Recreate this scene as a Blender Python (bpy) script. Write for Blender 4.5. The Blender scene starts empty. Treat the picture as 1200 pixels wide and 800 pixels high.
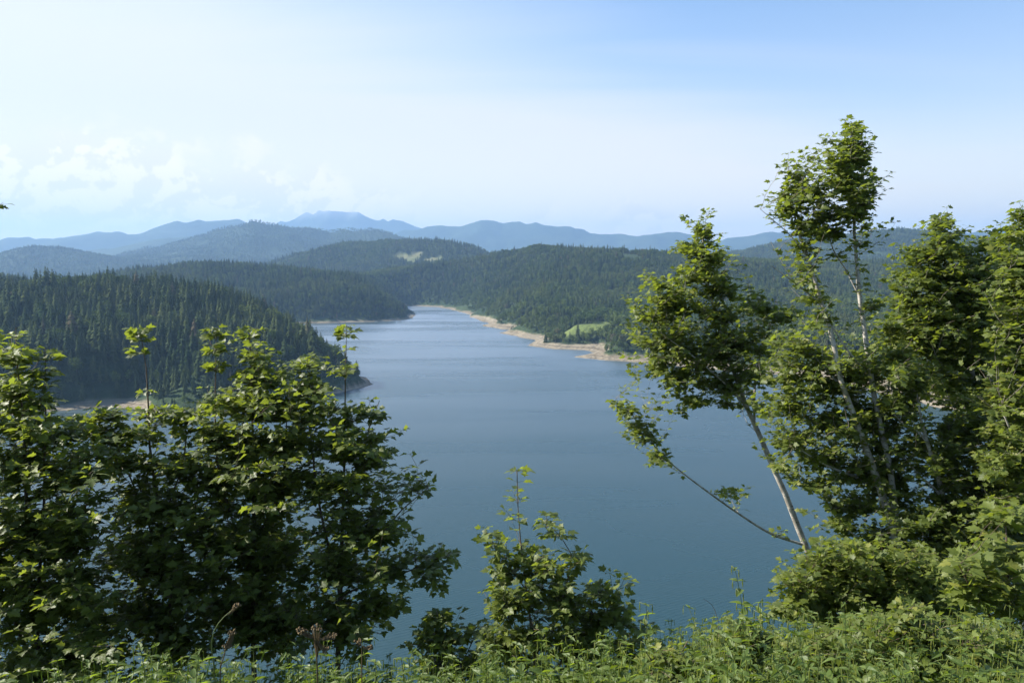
import bpy, math, random
import numpy as np
from mathutils import Vector, Matrix

random.seed(7)
rng = np.random.default_rng(11)
scene = bpy.context.scene
col = scene.collection
R = math.radians

# ------------------------------------------------------------------ camera
FPX = 900.0                      # focal length in pixels of a 1200 px wide frame
CAM_Z = 80.0                     # metres above the lake
PITCH = math.atan(90.0 / FPX)    # horizon lies 90 px above the middle of the frame
cam_data = bpy.data.cameras.new('camera')
cam_data.sensor_width = 36.0
cam_data.lens = 36.0 * FPX / 1200.0
cam_data.clip_start = 0.05
cam_data.clip_end = 60000.0
cam = bpy.data.objects.new('camera', cam_data)
cam.location = (0, 0, CAM_Z)
cam.rotation_euler = (math.pi / 2 - PITCH, 0, 0)
col.objects.link(cam)
scene.camera = cam

# ------------------------------------------------------------------ light
SUN_AZ, SUN_EL = -75.0, 37.0     # degrees from the view direction, above the horizon
sun_data = bpy.data.lights.new('sun', 'SUN')
sun_data.energy = 5.0
sun_data.angle = R(0.53)
sun_data.color = (1.0, 0.95, 0.86)
sun = bpy.data.objects.new('sun', sun_data)
sdir = Vector((math.sin(R(SUN_AZ)) * math.cos(R(SUN_EL)), math.cos(R(SUN_AZ)) * math.cos(R(SUN_EL)), math.sin(R(SUN_EL))))
sun.rotation_euler = sdir.to_track_quat('Z', 'Y').to_euler()
sun.location = (-200, 100, 400)
col.objects.link(sun)

scene.view_settings.view_transform = 'Standard'
scene.view_settings.look = 'None'
scene.view_settings.exposure = 1.2
scene.view_settings.gamma = 1.0
scene.view_settings.use_curve_mapping = False
scene.cycles.use_denoising = True
scene.cycles.max_bounces = 6
scene.cycles.diffuse_bounces = 3
scene.cycles.glossy_bounces = 3
scene.cycles.transmission_bounces = 4
scene.cycles.transparent_max_bounces = 8
scene.cycles.volume_bounces = 0
scene.cycles.sample_clamp_indirect = 6.0


# ------------------------------------------------------------------ node helpers
class NT:
    def __init__(self, tree):
        self.t = tree
        tree.nodes.clear()

    def n(self, typ, **kw):
        nd = self.t.nodes.new(typ)
        for k, v in kw.items():
            setattr(nd, k, v)
        return nd

    def put(self, sock, v):
        if v is None:
            return
        if isinstance(v, bpy.types.NodeSocket):
            self.t.links.new(v, sock)
        else:
            if isinstance(v, (tuple, list)) and len(v) == 3 and sock.type == 'RGBA':
                v = (*v, 1)
            sock.default_value = v

    def m(self, op, a, b=None, c=None, clamp=False):
        nd = self.n('ShaderNodeMath', operation=op, use_clamp=clamp)
        for s, v in zip(nd.inputs, (a, b, c)):
            self.put(s, v)
        return nd.outputs[0]

    def step(self, x, lo, hi):
        nd = self.n('ShaderNodeMapRange', interpolation_type='SMOOTHSTEP')
        for i, v in enumerate((x, lo, hi, 0.0, 1.0)):
            self.put(nd.inputs[i], v)
        return nd.outputs[0]

    def mix(self, f, a, b, blend='MIX'):
        nd = self.n('ShaderNodeMix', data_type='RGBA', blend_type=blend)
        self.put(nd.inputs[0], f)
        self.put(nd.inputs[6], a)
        self.put(nd.inputs[7], b)
        return nd.outputs[2]

    def noise(self, vec, scale, detail=4.0, rough=0.55, dist=0.0):
        nd = self.n('ShaderNodeTexNoise')
        self.put(nd.inputs['Vector'], vec)
        nd.inputs['Scale'].default_value = scale
        nd.inputs['Detail'].default_value = detail
        nd.inputs['Roughness'].default_value = rough
        nd.inputs['Distortion'].default_value = dist
        return nd.outputs[0]

    def mapping(self, vec, loc=(0, 0, 0), rot=(0, 0, 0), scale=(1, 1, 1)):
        nd = self.n('ShaderNodeMapping')
        self.put(nd.inputs[0], vec)
        nd.inputs[1].default_value = loc
        nd.inputs[2].default_value = rot
        nd.inputs[3].default_value = scale
        return nd.outputs[0]

    def bump(self, h, strength, dist):
        nd = self.n('ShaderNodeBump')
        nd.inputs['Strength'].default_value = strength
        nd.inputs['Distance'].default_value = dist
        self.put(nd.inputs['Height'], h)
        return nd.outputs[0]

    def principled(self, color, rough=0.8, spec=0.3, normal=None, ior=None):
        nd = self.n('ShaderNodeBsdfPrincipled')
        self.put(nd.inputs['Base Color'], color)
        self.put(nd.inputs['Roughness'], rough)
        nd.inputs['Specular IOR Level'].default_value = spec
        if ior:
            nd.inputs['IOR'].default_value = ior
        if normal is not None:
            self.put(nd.inputs['Normal'], normal)
        return nd.outputs[0]

    def out(self, shader):
        o = self.n('ShaderNodeOutputMaterial')
        self.t.links.new(shader, o.inputs['Surface'])


def material(name):
    m = bpy.data.materials.new(name)
    m.use_nodes = True
    return m, NT(m.node_tree)


# ------------------------------------------------------------------ sky
world = bpy.data.worlds.new('World')
scene.world = world
world.use_nodes = True
w = NT(world.node_tree)
SKY_STRENGTH = 0.095
sky = w.n('ShaderNodeTexSky', sky_type='NISHITA')
sky.sun_disc = False
sky.sun_elevation = R(SUN_EL)
sky.sun_rotation = R(SUN_AZ % 360)
sky.altitude = 700
sky.air_density = 1.0
sky.dust_density = 0.4
sky.ozone_density = 2.5
tc = w.n('ShaderNodeTexCoord')
dirv = tc.outputs['Generated']
sep = w.n('ShaderNodeSeparateXYZ')
w.put(sep.inputs[0], dirv)
dx, dy, dz = sep.outputs
zc = w.m('ADD', w.m('MAXIMUM', dz, 0.0), 0.03)
px = w.m('DIVIDE', dx, zc)
py = w.m('DIVIDE', dy, zc)
comb = w.n('ShaderNodeCombineXYZ')
w.put(comb.inputs[0], px)
w.put(comb.inputs[1], py)
plane = comb.outputs[0]
# thin veil of high cloud: it thins out along a diagonal edge towards the upper right
wisp = w.noise(w.mapping(plane, rot=(0, 0, R(-35)), scale=(0.16, 0.5, 1)), 1.0, 5, 0.55, 0.5)
edge = w.m('SUBTRACT', py, w.m('ADD', w.m('MULTIPLY', px, 1.1), 3.1))
edge = w.m('ADD', edge, w.m('MULTIPLY', w.m('SUBTRACT', wisp, 0.5), 5.0))
veil = w.m('MULTIPLY', w.step(edge, -1.5, 1.7), 0.88)
streak = w.noise(w.mapping(plane, rot=(0, 0, R(62)), scale=(0.12, 1.4, 1)), 1.0, 4, 0.5, 0.3)
veil2 = w.m('MULTIPLY', w.step(streak, 0.5, 0.78), 0.30)
veil = w.m('MAXIMUM', veil, veil2)
VEIL = (4.75, 4.68, 4.68)
c1 = w.mix(veil, sky.outputs[0], VEIL)
# brightening haze low over the horizon
c1 = w.mix(w.m('MULTIPLY', w.step(dz, 0.34, -0.06), 0.8), c1, (4.9, 4.6, 4.2))
c1 = w.mix(w.step(dz, 0.20, -0.02), c1, (7.4, 6.4, 4.2))
# low heaps of cumulus along the horizon; their tops follow the azimuth
az = w.m('ARCTAN2', dx, dy)
ramp = w.n('ShaderNodeValToRGB')
w.put(ramp.inputs[0], w.m('ADD', w.m('DIVIDE', az, 2 * math.pi), 0.5))
cr = ramp.color_ramp
cr.interpolation = 'B_SPLINE'
tops = [(-180, .35), (-90, .6), (-45, .62), (-37, .62), (-31, .78), (-25, .86), (-21, .56), (-18.5, .76), (-14, .55), (-12, .58), (-8, .36),
        (-3, .3), (3, .34), (8, .42), (13, .40), (18, .24), (26, .2), (45, .35), (110, .5), (180, .35)]
while len(cr.elements) < len(tops):
    cr.elements.new(0.5)
for e, (a, v) in zip(cr.elements, tops):
    e.position = a / 360 + 0.5
    e.color = (v, v, v, 1)
top = w.m('MULTIPLY', ramp.outputs[0], 0.205)
puff = w.noise(w.mapping(dirv, scale=(1, 1, 1.25)), 17.0, 7, 0.56, 0.25)
puff2 = w.noise(w.mapping(dirv, loc=(0.006, -0.003, -0.0075), scale=(1, 1, 1.25)), 17.0, 7, 0.56, 0.25)
dens = w.m('ADD', w.m('SUBTRACT', top, dz), w.m('MULTIPLY', w.m('SUBTRACT', puff, 0.5), 0.13))
cum = w.m('MULTIPLY', w.step(dens, -0.012, 0.045), 0.75)
lit = w.step(w.m('SUBTRACT', puff, puff2), -0.022, 0.02)
cumcol = w.mix(lit, (5.5, 4.95, 4.3), (7.0, 6.1, 4.9))  # sunlit and shaded sides of the heaps painted in from the offset noise
c2 = w.mix(w.m('MULTIPLY', cum, w.step(dz, 0.005, 0.07)), c1, cumcol)
bg = w.n('ShaderNodeBackground')
w.put(bg.inputs[0], c2)
bg.inputs[1].default_value = SKY_STRENGTH
wo = w.n('ShaderNodeOutputWorld')
w.t.links.new(bg.outputs[0], wo.inputs['Surface'])

# ------------------------------------------------------------------ geometry helpers
FWD = np.array([0, math.cos(PITCH), -math.sin(PITCH)])
UPV = np.array([0, math.sin(PITCH), math.cos(PITCH)])
RGT = np.array([1.0, 0, 0])
CAMP = np.array([0, 0, CAM_Z])


def at(u, v, d):
    """World point seen at (u, v) of the 1200x800 photograph, d metres away along the view axis."""
    return CAMP + d * (FWD + (u - 600) / FPX * RGT + (400 - v) / FPX * UPV)


def project(P):
    q = np.asarray(P) - CAMP
    d = q @ FWD
    return 600 + FPX * (q @ RGT) / d, 400 - FPX * (q @ UPV) / d, d


def on_water(u, v):
    r = FWD + (u - 600) / FPX * RGT + (400 - v) / FPX * UPV
    t = CAM_Z / -r[2]
    return (CAMP + t * r)[:2]


def _hash(ix, iy, seed):
    h = (ix.astype(np.int64) * 374761393 + iy.astype(np.int64) * 668265263 + seed * 982451653) & 0x7fffffff
    h = ((h ^ (h >> 13)) * 1274126177) & 0x7fffffff
    return ((h ^ (h >> 16)) & 0xffff) / 65535.0


def vnoise(x, y, seed=0):
    ix, iy = np.floor(x), np.floor(y)
    fx, fy = x - ix, y - iy
    fx = fx * fx * fx * (fx * (fx * 6 - 15) + 10)
    fy = fy * fy * fy * (fy * (fy * 6 - 15) + 10)
    ix = ix.astype(np.int64)
    iy = iy.astype(np.int64)
    a, b = _hash(ix, iy, seed), _hash(ix + 1, iy, seed)
    c, d = _hash(ix, iy + 1, seed), _hash(ix + 1, iy + 1, seed)
    return (a + (b - a) * fx) * (1 - fy) + (c + (d - c) * fx) * fy - 0.5


def fbm(x, y, scale, octaves=4, seed=0, gain=0.5):
    s = np.zeros_like(x, dtype=float)
    amp, f = 1.0, 1.0 / scale
    for o in range(octaves):
        s += amp * vnoise(x * f + 17.3 * o, y * f - 9.1 * o, seed + o)
        amp *= gain
        f *= 2.03
    return s


def mesh_from(name, verts, faces, mats=(), smooth=False, face_mats=None):
    me = bpy.data.meshes.new(name)
    verts = np.asarray(verts, dtype=np.float32).reshape(-1, 3)
    if isinstance(faces, np.ndarray):
        nf, k = faces.shape
        me.vertices.add(len(verts))
        me.vertices.foreach_set('co', verts.ravel())
        me.loops.add(nf * k)
        me.loops.foreach_set('vertex_index', faces.astype(np.int32).ravel())
        me.polygons.add(nf)
        me.polygons.foreach_set('loop_start', np.arange(0, nf * k, k, dtype=np.int32))
        me.polygons.foreach_set('loop_total', np.full(nf, k, dtype=np.int32))
        me.update(calc_edges=True)
    else:
        me.from_pydata(verts.tolist(), [], faces)
        me.update()
    for m in mats:
        me.materials.append(m)
    if smooth:
        me.polygons.foreach_set('use_smooth', np.ones(len(me.polygons), dtype=bool))
    if face_mats is not None:
        me.polygons.foreach_set('material_index', np.asarray(face_mats, dtype=np.int32))
    return me


def link(name, data, parent=None, label=None, category=None, group=None, kind=None):
    o = bpy.data.objects.new(name, data)
    col.objects.link(o)
    if parent is not None:
        o.parent = parent
    if label:
        o['label'] = label
    if category:
        o['category'] = category
    if group:
        o['group'] = group
    if kind:
        o['kind'] = kind
    return o


def point_attr(me, name, vals):
    a = me.attributes.new(name, 'FLOAT', 'POINT')
    a.data.foreach_set('value', np.asarray(vals, dtype=np.float32))


# ------------------------------------------------------------------ terrain
TREE_H = 15.0
# ridges: (tree height, half width towards and away, points (u, v, distance)); v is the skyline with its trees
RIDGES = [
    (13, 190, [(-420, 322, 640), (-200, 326, 650), (0, 331, 640), (60, 323, 630), (110, 318, 625), (160, 323, 620), (205, 332, 610), (250, 350, 600),
               (300, 368, 585), (350, 381, 570), (392, 394, 550), (415, 408, 535), (428, 424, 522), (437, 440, 514)]),
    (16, 260, [(-300, 300, 980), (-100, 304, 950), (0, 309, 930), (55, 313, 920), (100, 318, 910), (160, 330, 880), (230, 348, 860)]),
    (16, 200, [(60, 330, 1420), (120, 320, 1400), (180, 310, 1370), (240, 304, 1340), (280, 304, 1320), (350, 311, 1290), (400, 317, 1260), (440, 329, 1225),
               (468, 347, 1180), (482, 366, 1140)]),
    (15, 360, [(430, 332, 1800), (470, 318, 1700), (505, 305, 1620), (550, 297, 1560), (590, 285, 1500), (620, 281, 1460), (650, 284, 1430), (700, 288, 1380),
               (760, 291, 1340), (800, 293, 1320), (860, 297, 1330), (920, 300, 1360), (1000, 303, 1400), (1100, 304, 1400), (1250, 300, 1400), (1500, 300, 1300)]),
    (13, 260, [(596, 300, 1400), (640, 318, 1250), (700, 332, 1150), (760, 346, 1050)]),
    (13, 200, [(820, 330, 1150), (900, 342, 1020), (1000, 350, 920), (1150, 352, 850), (1400, 340, 800)]),
    (14, 380, [(330, 310, 2350), (400, 291, 2300), (440, 281, 2280), (475, 277, 2260), (510, 281, 2260), (545, 296, 2230), (580, 312, 2200)]),
    (14, 560, [(830, 302, 2400), (900, 292, 2500), (960, 276, 2500), (1000, 271, 2480), (1030, 267, 2450), (1060, 268, 2450), (1095, 273, 2400), (1200, 280, 2300), (1400, 270, 2200)]),
    (10, 700, [(130, 312, 4300), (200, 293, 4250), (250, 270, 4150), (295, 256, 4100), (330, 262, 4200), (380, 268, 4250), (430, 266, 4200), (460, 272, 4100), (520, 292, 4000)]),
    (10, 520, [(-300, 300, 3300), (-100, 303, 3300), (0, 297, 3300), (48, 287, 3280), (105, 297, 3250), (160, 309, 3200)]),
    (5, 800, [(60, 296, 5300), (130, 289, 5300), (200, 277, 5400), (260, 272, 5500)]),
    (0, 950, [(-800, 268, 6800), (-300, 274, 6800), (-100, 282, 6700), (0, 279, 6700), (20, 277, 6700), (60, 279, 6700), (100, 272, 6800), (125, 269, 6800), (162, 273, 6800),
               (208, 257, 6900), (240, 257.5, 6900), (278, 255.5, 7000), (310, 263, 7000), (340, 275, 7000)]),
    (0, 1000, [(285, 268, 9800), (318, 261, 9800), (338, 256, 9700), (352, 250, 9700), (361, 248.5, 9700), (367, 250, 9700), (376, 245.5, 9600), (386, 242.5, 9600), (397, 245, 9600), (409, 248.5, 9600),
               (419, 246, 9600), (429, 249.5, 9600), (444, 254, 9600), (460, 255.5, 9500), (478, 260, 9500), (492, 265, 9500), (530, 275, 9500)]),
    (0, 950, [(450, 275, 7600), (500, 265, 7500), (520, 263, 7500), (540, 263, 7500), (565, 255.5, 7500), (590, 259, 7500), (608, 256.5, 7500), (640, 262, 7400), (668, 263.5, 7400),
               (690, 270, 7300), (725, 274, 7300), (755, 273, 7200), (782, 270, 7200), (805, 273, 7200), (840, 281, 7100), (868, 273, 7100), (905, 269, 7000), (940, 272, 7000),
               (1000, 275, 7000), (1200, 268, 7000), (1600, 262, 7000)]),
]
RIDGE_W = []
for th, hw, pts in RIDGES:
    P = np.array([at(*p) for p in pts])
    P[:, 2] -= th
    RIDGE_W.append((hw, P))

lake_px_right = [(490, 358.6), (513, 359.8), (535, 364), (551, 368.5), (553, 372), (571, 378), (567, 382), (586, 385.5), (602, 386.5), (583, 389.5), (600, 393), (612, 396),
                 (632, 398.5), (613, 404.8), (645, 408.5), (688, 409.5), (702, 413), (678, 418), (700, 421.5), (750, 425), (800, 429), (860, 435), (930, 441), (1000, 452),
                 (1080, 474), (1150, 487), (1250, 500), (1400, 540)]
lake_near = [(430, 260), (360, 150), (150, 118), (0, 112), (-150, 118), (-330, 150), (-480, 260), (-520, 350)]
lake_px_left = [(-250, 496), (-80, 491), (0, 487), (60, 482), (130, 477), (155, 479), (164, 485), (205, 487), (262, 485), (330, 472), (400, 459), (430, 453), (441, 450.5), (437, 447),
                (420, 437), (385, 417), (310, 398), (200, 390), (60, 388), (60, 385), (200, 383.5), (300, 380.5), (375, 378.5), (430, 377), (468, 375.3), (483, 373), (487, 369.5),
                (481, 365.5), (474, 362), (478, 358.8)]
LAKE = np.array([on_water(*p) for p in lake_px_right] + lake_near + [on_water(*p) for p in lake_px_left])


def seg_dist(x, y, ax, ay, bx, by):
    vx, vy = bx - ax, by - ay
    t = np.clip(((x - ax) * vx + (y - ay) * vy) / (vx * vx + vy * vy + 1e-9), 0, 1)
    return np.hypot(x - ax - t * vx, y - ay - t * vy), t


def lake_dist(x, y):
    """Signed distance to the waterline, positive on land."""
    best = np.full(x.shape, 1e9)
    inside = np.zeros(x.shape, dtype=bool)
    n = len(LAKE)
    for i in range(n):
        ax, ay = LAKE[i]
        bx, by = LAKE[(i + 1) % n]
        d, _ = seg_dist(x, y, ax, ay, bx, by)
        best = np.minimum(best, d)
        cond = (ay > y) != (by > y)
        xin = (bx - ax) * (y - ay) / (by - ay + 1e-12) + ax
        inside ^= cond & (x < xin)
    return np.where(inside, -best, best)


def ground(x, y):
    x = np.asarray(x, dtype=float)
    y = np.asarray(y, dtype=float)
    r = np.hypot(x, y)
    d = lake_dist(x, y)
    d = d + np.where(r > 250, 8.0 * fbm(x, y, 42, 3, 5) + 3.0 * fbm(x, y, 9, 2, 8), 0)
    acc = np.zeros_like(x)
    wsum = np.zeros_like(x)
    wx = x + 0.05 * np.minimum(r, 6000) * fbm(x, y, 420, 3, 21)
    wy = y + 0.05 * np.minimum(r, 6000) * fbm(x, y, 420, 3, 31)
    ridged = np.zeros_like(x)
    best = np.full(x.shape, 14.0) + 10 * fbm(x, y, 160, 3, 2)
    for hw, P in RIDGE_W:
        num = np.zeros_like(x)
        for i in range(len(P) - 1):
            # near the crest the true position counts, lower down the warped one, so spurs and gullies form
            dd, t = seg_dist(x, y, P[i, 0], P[i, 1], P[i + 1, 0], P[i + 1, 1])
            dw, _ = seg_dist(wx, wy, P[i, 0], P[i, 1], P[i + 1, 0], P[i + 1, 1])
            k = np.clip(dd / (0.5 * hw), 0, 1)
            q = (dd * (1 - k) + dw * k) / hw
            crest = P[i, 2] + t * (P[i + 1, 2] - P[i, 2])
            shape = 1 / (1 + (1.35 * q) ** 2.0) if hw < 600 else 1 / (1 + 1.1 * q + 0.6 * q * q)
            ridged = np.maximum(ridged, np.where(crest * shape > num, shape, 0))
            num = np.maximum(num, crest * shape * np.clip(1.25 - 0.30 * q, 0, 1))
        # smooth maximum
        k = 8.0 if hw < 850 else 3.0
        hmx = np.maximum(best, num)
        best = hmx + k * np.exp(-np.abs(best - num) / k) * 0.35
    rough = np.clip((best - 10) / 60, 0, 1)
    land = best + rough * (np.clip(r / 500, 0.4, 5) * (4.0 * fbm(x, y, 180, 4, 40)))
    far = np.clip((r - 2600) / 2500, 0, 1)
    gul = np.abs(fbm(x, y, 900, 4, 61, 0.55))
    land = land - far * 210 * gul * np.clip(1.22 - 1.15 * ridged, 0, 1) * np.clip((best - 60) / 300, 0, 1)
    right = np.clip((x + 60) / 120, 0, 1) * np.clip((y - 350) / 100, 0, 1)
    bw = 5 + 22 * right + 24 * fbm(x, y, 70, 2, 77)
    bs = 0.16
    cap = bs * np.minimum(d, bw) + 0.62 * np.maximum(d - bw, 0)
    mn = np.minimum(land, cap)
    h = np.where(d > 0, np.maximum(mn, 0.0), np.maximum(0.16 * d, -14))
    # the slope the photographer stands on
    yy = y + 0.5 * fbm(x, y, 5, 2, 90) * np.clip((y - 3) / 3, 0, 1)
    hc = 78.4 + 0.03 * np.clip(x, -10, 20) - 0.3 * np.clip(yy, -8, 5) - 0.75 * np.maximum(yy - 5, 0) + 0.12 * fbm(x, y, 1.3, 3, 91)
    hc = hc - 0.0009 * np.maximum(np.abs(x) - 60, 0) ** 2
    hc = np.where(y < -8, hc - 0.12 * (-8 - y), hc)
    return np.where(r < 260, np.maximum(h, hc), h), d


az_in = np.arange(-43, 43.01, 0.16)
az_out = np.arange(43 + 3, 360 - 43 - 1, 3.0)
AZ = np.radians(np.concatenate([az_in, az_out]))
RAD = np.concatenate([np.geomspace(0.5, 8, 30), np.geomspace(8.4, 330, 70), np.arange(336, 1760, 5.0), np.geomspace(1775, 12500, 170)])
gx = np.sin(AZ)[None, :] * RAD[:, None]
gy = np.cos(AZ)[None, :] * RAD[:, None]
gh, gd = ground(gx.ravel(), gy.ravel())
GH = gh.reshape(gx.shape)
nr, na = gx.shape


def pick(u, v, t0=300.0, t1=3000.0):
    """Where the line of sight through (u, v) meets the ground."""
    ray = FWD + (u - 600) / FPX * RGT + (400 - v) / FPX * UPV
    ts = np.linspace(t0, t1, 2500)
    P = CAMP + ts[:, None] * ray
    h, _ = ground(P[:, 0], P[:, 1])
    k = np.argmax(P[:, 2] < h)
    return P[k]


def patch(x, y, cx, cy, rx, ry, ang=0.0):
    c, s = math.cos(ang), math.sin(ang)
    px_, py_ = x - cx, y - cy
    q = np.hypot((px_ * c + py_ * s) / rx, (-px_ * s + py_ * c) / ry)
    return q + 0.35 * fbm(x, y, 0.7 * min(rx, ry) + 8, 3, 55)


MEADOW = (pick(670, 384.5), pick(691, 381.5), pick(711, 378))


def meadow_mask(x, y):
    m = np.zeros_like(x)
    for c, rx, ry in zip(MEADOW, (18, 20, 15), (14, 17, 17)):
        m = np.maximum(m, np.clip((1.05 - patch(x, y, c[0], c[1], rx, ry)) * 6, 0, 1))
    return m


CLEAR = [(pick(u, v, 1900), rx, ry) for u, v, rx, ry in ((470, 300, 22, 30), (482, 304, 26, 34), (488, 300, 20, 26), (503, 305, 18, 16), (514, 303, 18, 14))]


def clearing_mask(x, y):
    m = np.zeros_like(x)
    jag = 0.55 * fbm(x, y, 26, 3, 151)
    for c, rx, ry in CLEAR:
        m = np.maximum(m, np.clip((1.0 - np.hypot((x - c[0]) / rx, (y - c[1]) / ry) - jag) * 4, 0, 1))
    return m


def small_gaps(x, y):
    return np.clip((fbm(x, y, 70, 3, 120) - 0.38) * 12, 0, 1) * np.clip((np.hypot(x, y) - 900) / 200, 0, 1)


fx_, fy_ = gx.ravel(), gy.ravel()
a_mead = meadow_mask(fx_, fy_)
a_clear = clearing_mask(fx_, fy_)
pk = at(383, 246, 9600)
a_rock = np.clip((gh - 640) / 130, 0, 1) * np.clip((1.25 - np.hypot((fx_ - pk[0]) / 420, (fy_ - pk[1]) / 900)) * 3, 0, 1)
# waterline bank: distance from the lake and height together
a_beach = np.where((gd < 60) & (np.hypot(fx_, fy_) > 250), np.clip((np.where(fx_ < -60, 2.0, 3.9) + 1.8 * fbm(fx_, fy_, 30, 3, 99) - gh) / 0.7, 0, 1), 0)
a_beach = np.where(gh < 1.0, np.where(np.hypot(fx_, fy_) > 250, 1.0, a_beach), a_beach)

verts = np.stack([fx_, fy_, gh], 1)
hc0, _ = ground(np.array([0.0]), np.array([0.0]))
verts = np.vstack([verts, [[0, 0, hc0[0]]]])
I = np.arange(nr * na).reshape(nr, na)
In = np.roll(I, -1, axis=1)
quads = np.stack([I[:-1].ravel(), In[:-1].ravel(), In[1:].ravel(), I[1:].ravel()], 1)[:, ::-1]

mt, t = material('terrain')
geo = t.n('ShaderNodeNewGeometry')
pos = geo.outputs['Position']


def attr(t, name):
    a = t.n('ShaderNodeAttribute')
    a.attribute_name = name
    return a.outputs['Fac']


n1 = t.noise(pos, 0.02, 5, 0.6)
n2 = t.noise(pos, 0.3, 4, 0.6)
nbig = t.noise(pos, 0.0035, 4, 0.6)
forest = t.mix(t.step(n1, 0.35, 0.65), (0.018, 0.034, 0.016), (0.034, 0.056, 0.022))
forest = t.mix(t.step(nbig, 0.4, 0.62), forest, (0.040, 0.060, 0.024))  # tone kept low: self-shade between far crowns is put into the colour
zsep = t.n('ShaderNodeSeparateXYZ')
t.put(zsep.inputs[0], pos)
strata = t.noise(t.mapping(pos, scale=(0.004, 0.004, 1.7)), 1.0, 3, 0.6)
sand = t.mix(t.step(strata, 0.35, 0.62), (0.16, 0.13, 0.09), (0.27, 0.23, 0.165))
sand = t.mix(t.m('MULTIPLY', t.step(n2, 0.5, 0.75), 0.5), sand, (0.22, 0.19, 0.13))
sand = t.mix(t.m('MULTIPLY', t.step(t.noise(pos, 0.06, 4, 0.6), 0.56, 0.7), t.step(zsep.outputs[2], 1.5, 3.5)), sand, (0.14, 0.17, 0.06))
grass = t.mix(t.step(n1, 0.3, 0.7), (0.105, 0.140, 0.040), (0.15, 0.18, 0.06))
dry = t.mix(t.step(n1, 0.3, 0.7), (0.12, 0.14, 0.06), (0.19, 0.18, 0.09))
c = t.mix(attr(t, 'meadow'), forest, grass)
c = t.mix(attr(t, 'clearing'), c, dry)
c = t.mix(attr(t, 'rock'), c, (0.3, 0.29, 0.28))
c = t.mix(attr(t, 'beach'), c, sand)
hb = t.m('ADD', t.m('MULTIPLY', t.noise(pos, 0.05, 3, 0.6), 1.0), t.m('MULTIPLY', n2, 0.25))
t.out(t.principled(c, 0.95, 0.1, t.bump(hb, 0.9, 6.0)))

me = mesh_from('terrain', verts, quads, [mt], smooth=True)
extra = lambda a: np.append(a, 0.0)
for nm, a in (('meadow', a_mead), ('clearing', a_clear), ('rock', a_rock), ('beach', a_beach)):
    point_attr(me, nm, extra(a))
terrain = link('terrain', me, kind='structure', label='wooded hills and mountains with pale shoreline around the lake')

# ------------------------------------------------------------------ lake
mw, t = material('lake_water')
geo = t.n('ShaderNodeNewGeometry')
pos = geo.outputs['Position']
wind = t.noise(t.mapping(pos, rot=(0, 0, R(8)), scale=(0.0035, 0.014, 1)), 1.0, 4, 0.55, 0.6)
rip = t.noise(t.mapping(pos, rot=(0, 0, R(24)), scale=(0.55, 1.25, 1)), 1.0, 3, 0.6, 0.2)
wv = t.n('ShaderNodeTexWave', wave_type='BANDS', bands_direction='Y')
t.put(wv.inputs['Vector'], t.mapping(pos, rot=(0, 0, R(-28)), scale=(1, 1, 1)))
wv.inputs['Scale'].default_value = 0.28
wv.inputs['Distortion'].default_value = 5.0
wv.inputs['Detail'].default_value = 2.0
wv.inputs['Detail Scale'].default_value = 0.6
swl = t.noise(t.mapping(pos, rot=(0, 0, R(14)), scale=(0.05, 0.16, 1)), 1.0, 3, 0.6, 0.3)
hgt = t.m('ADD', t.m('ADD', t.m('MULTIPLY', rip, 0.9), t.m('MULTIPLY', wv.outputs[1], 0.22)), t.m('MULTIPLY', swl, 0.7))
bmp = t.n('ShaderNodeBump')
t.put(bmp.inputs['Strength'], t.m('ADD', 0.24, t.m('MULTIPLY', t.step(wind, 0.38, 0.62), 0.12)))
bmp.inputs['Distance'].default_value = 0.55
t.put(bmp.inputs['Height'], hgt)
rough = t.m('ADD', 0.22, t.m('MULTIPLY', t.step(wind, 0.34, 0.64), 0.14))
# body colour below, sky and shore mirrored by a ripple-broadened surface above (weighted by the Fresnel law)
body = t.n('ShaderNodeBsdfDiffuse')
body.inputs[0].default_value = (0.016, 0.045, 0.051, 1)
t.put(body.inputs['Normal'], bmp.outputs[0])
gloss = t.n('ShaderNodeBsdfGlossy', distribution='MULTI_GGX')
gloss.inputs['Color'].default_value = (0.97, 0.99, 1.0, 1)
t.put(gloss.inputs['Roughness'], rough)
t.put(gloss.inputs['Normal'], bmp.outputs[0])
fr = t.n('ShaderNodeFresnel')
fr.inputs['IOR'].default_value = 1.333
wmix = t.n('ShaderNodeMixShader')
t.put(wmix.inputs[0], fr.outputs[0])
t.t.links.new(body.outputs[0], wmix.inputs[1])
t.t.links.new(gloss.outputs[0], wmix.inputs[2])
t.out(wmix.outputs[0])
me = mesh_from('lake', [(-1500, 95, 0), (1500, 95, 0), (1500, 1900, 0), (-1500, 1900, 0)], [(0, 1, 2, 3)], [mw])
link('lake', me, kind='structure', label='calm blue reservoir with faint ripples')

# ------------------------------------------------------------------ haze
mh = bpy.data.materials.new('haze_air')
mh.use_nodes = True
nt = mh.node_tree
nt.nodes.clear()
vol = nt.nodes.new('ShaderNodeVolumePrincipled')
vol.inputs['Color'].default_value = (0.37, 0.62, 1.0, 1)
vol.inputs['Density'].default_value = 1.28e-4
vol.inputs['Anisotropy'].default_value = 0.15
vo = nt.nodes.new('ShaderNodeOutputMaterial')
nt.links.new(vol.outputs[0], vo.inputs['Volume'])
B, Z0, Z1 = 13500.0, float(verts[:, 2].min()) - 1.5, float(verts[:, 2].max()) + 25
bv = [(x, y, z) for z in (Z0, Z1) for (x, y) in ((-B, -B), (B, -B), (B, B), (-B, B))]
bf = [(3, 2, 1, 0), (4, 5, 6, 7), (0, 1, 5, 4), (1, 2, 6, 5), (2, 3, 7, 6), (3, 0, 4, 7)]
link('haze', mesh_from('haze', bv, bf, [mh]), kind='stuff', label='thin blue summer haze over the valley')


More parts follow.
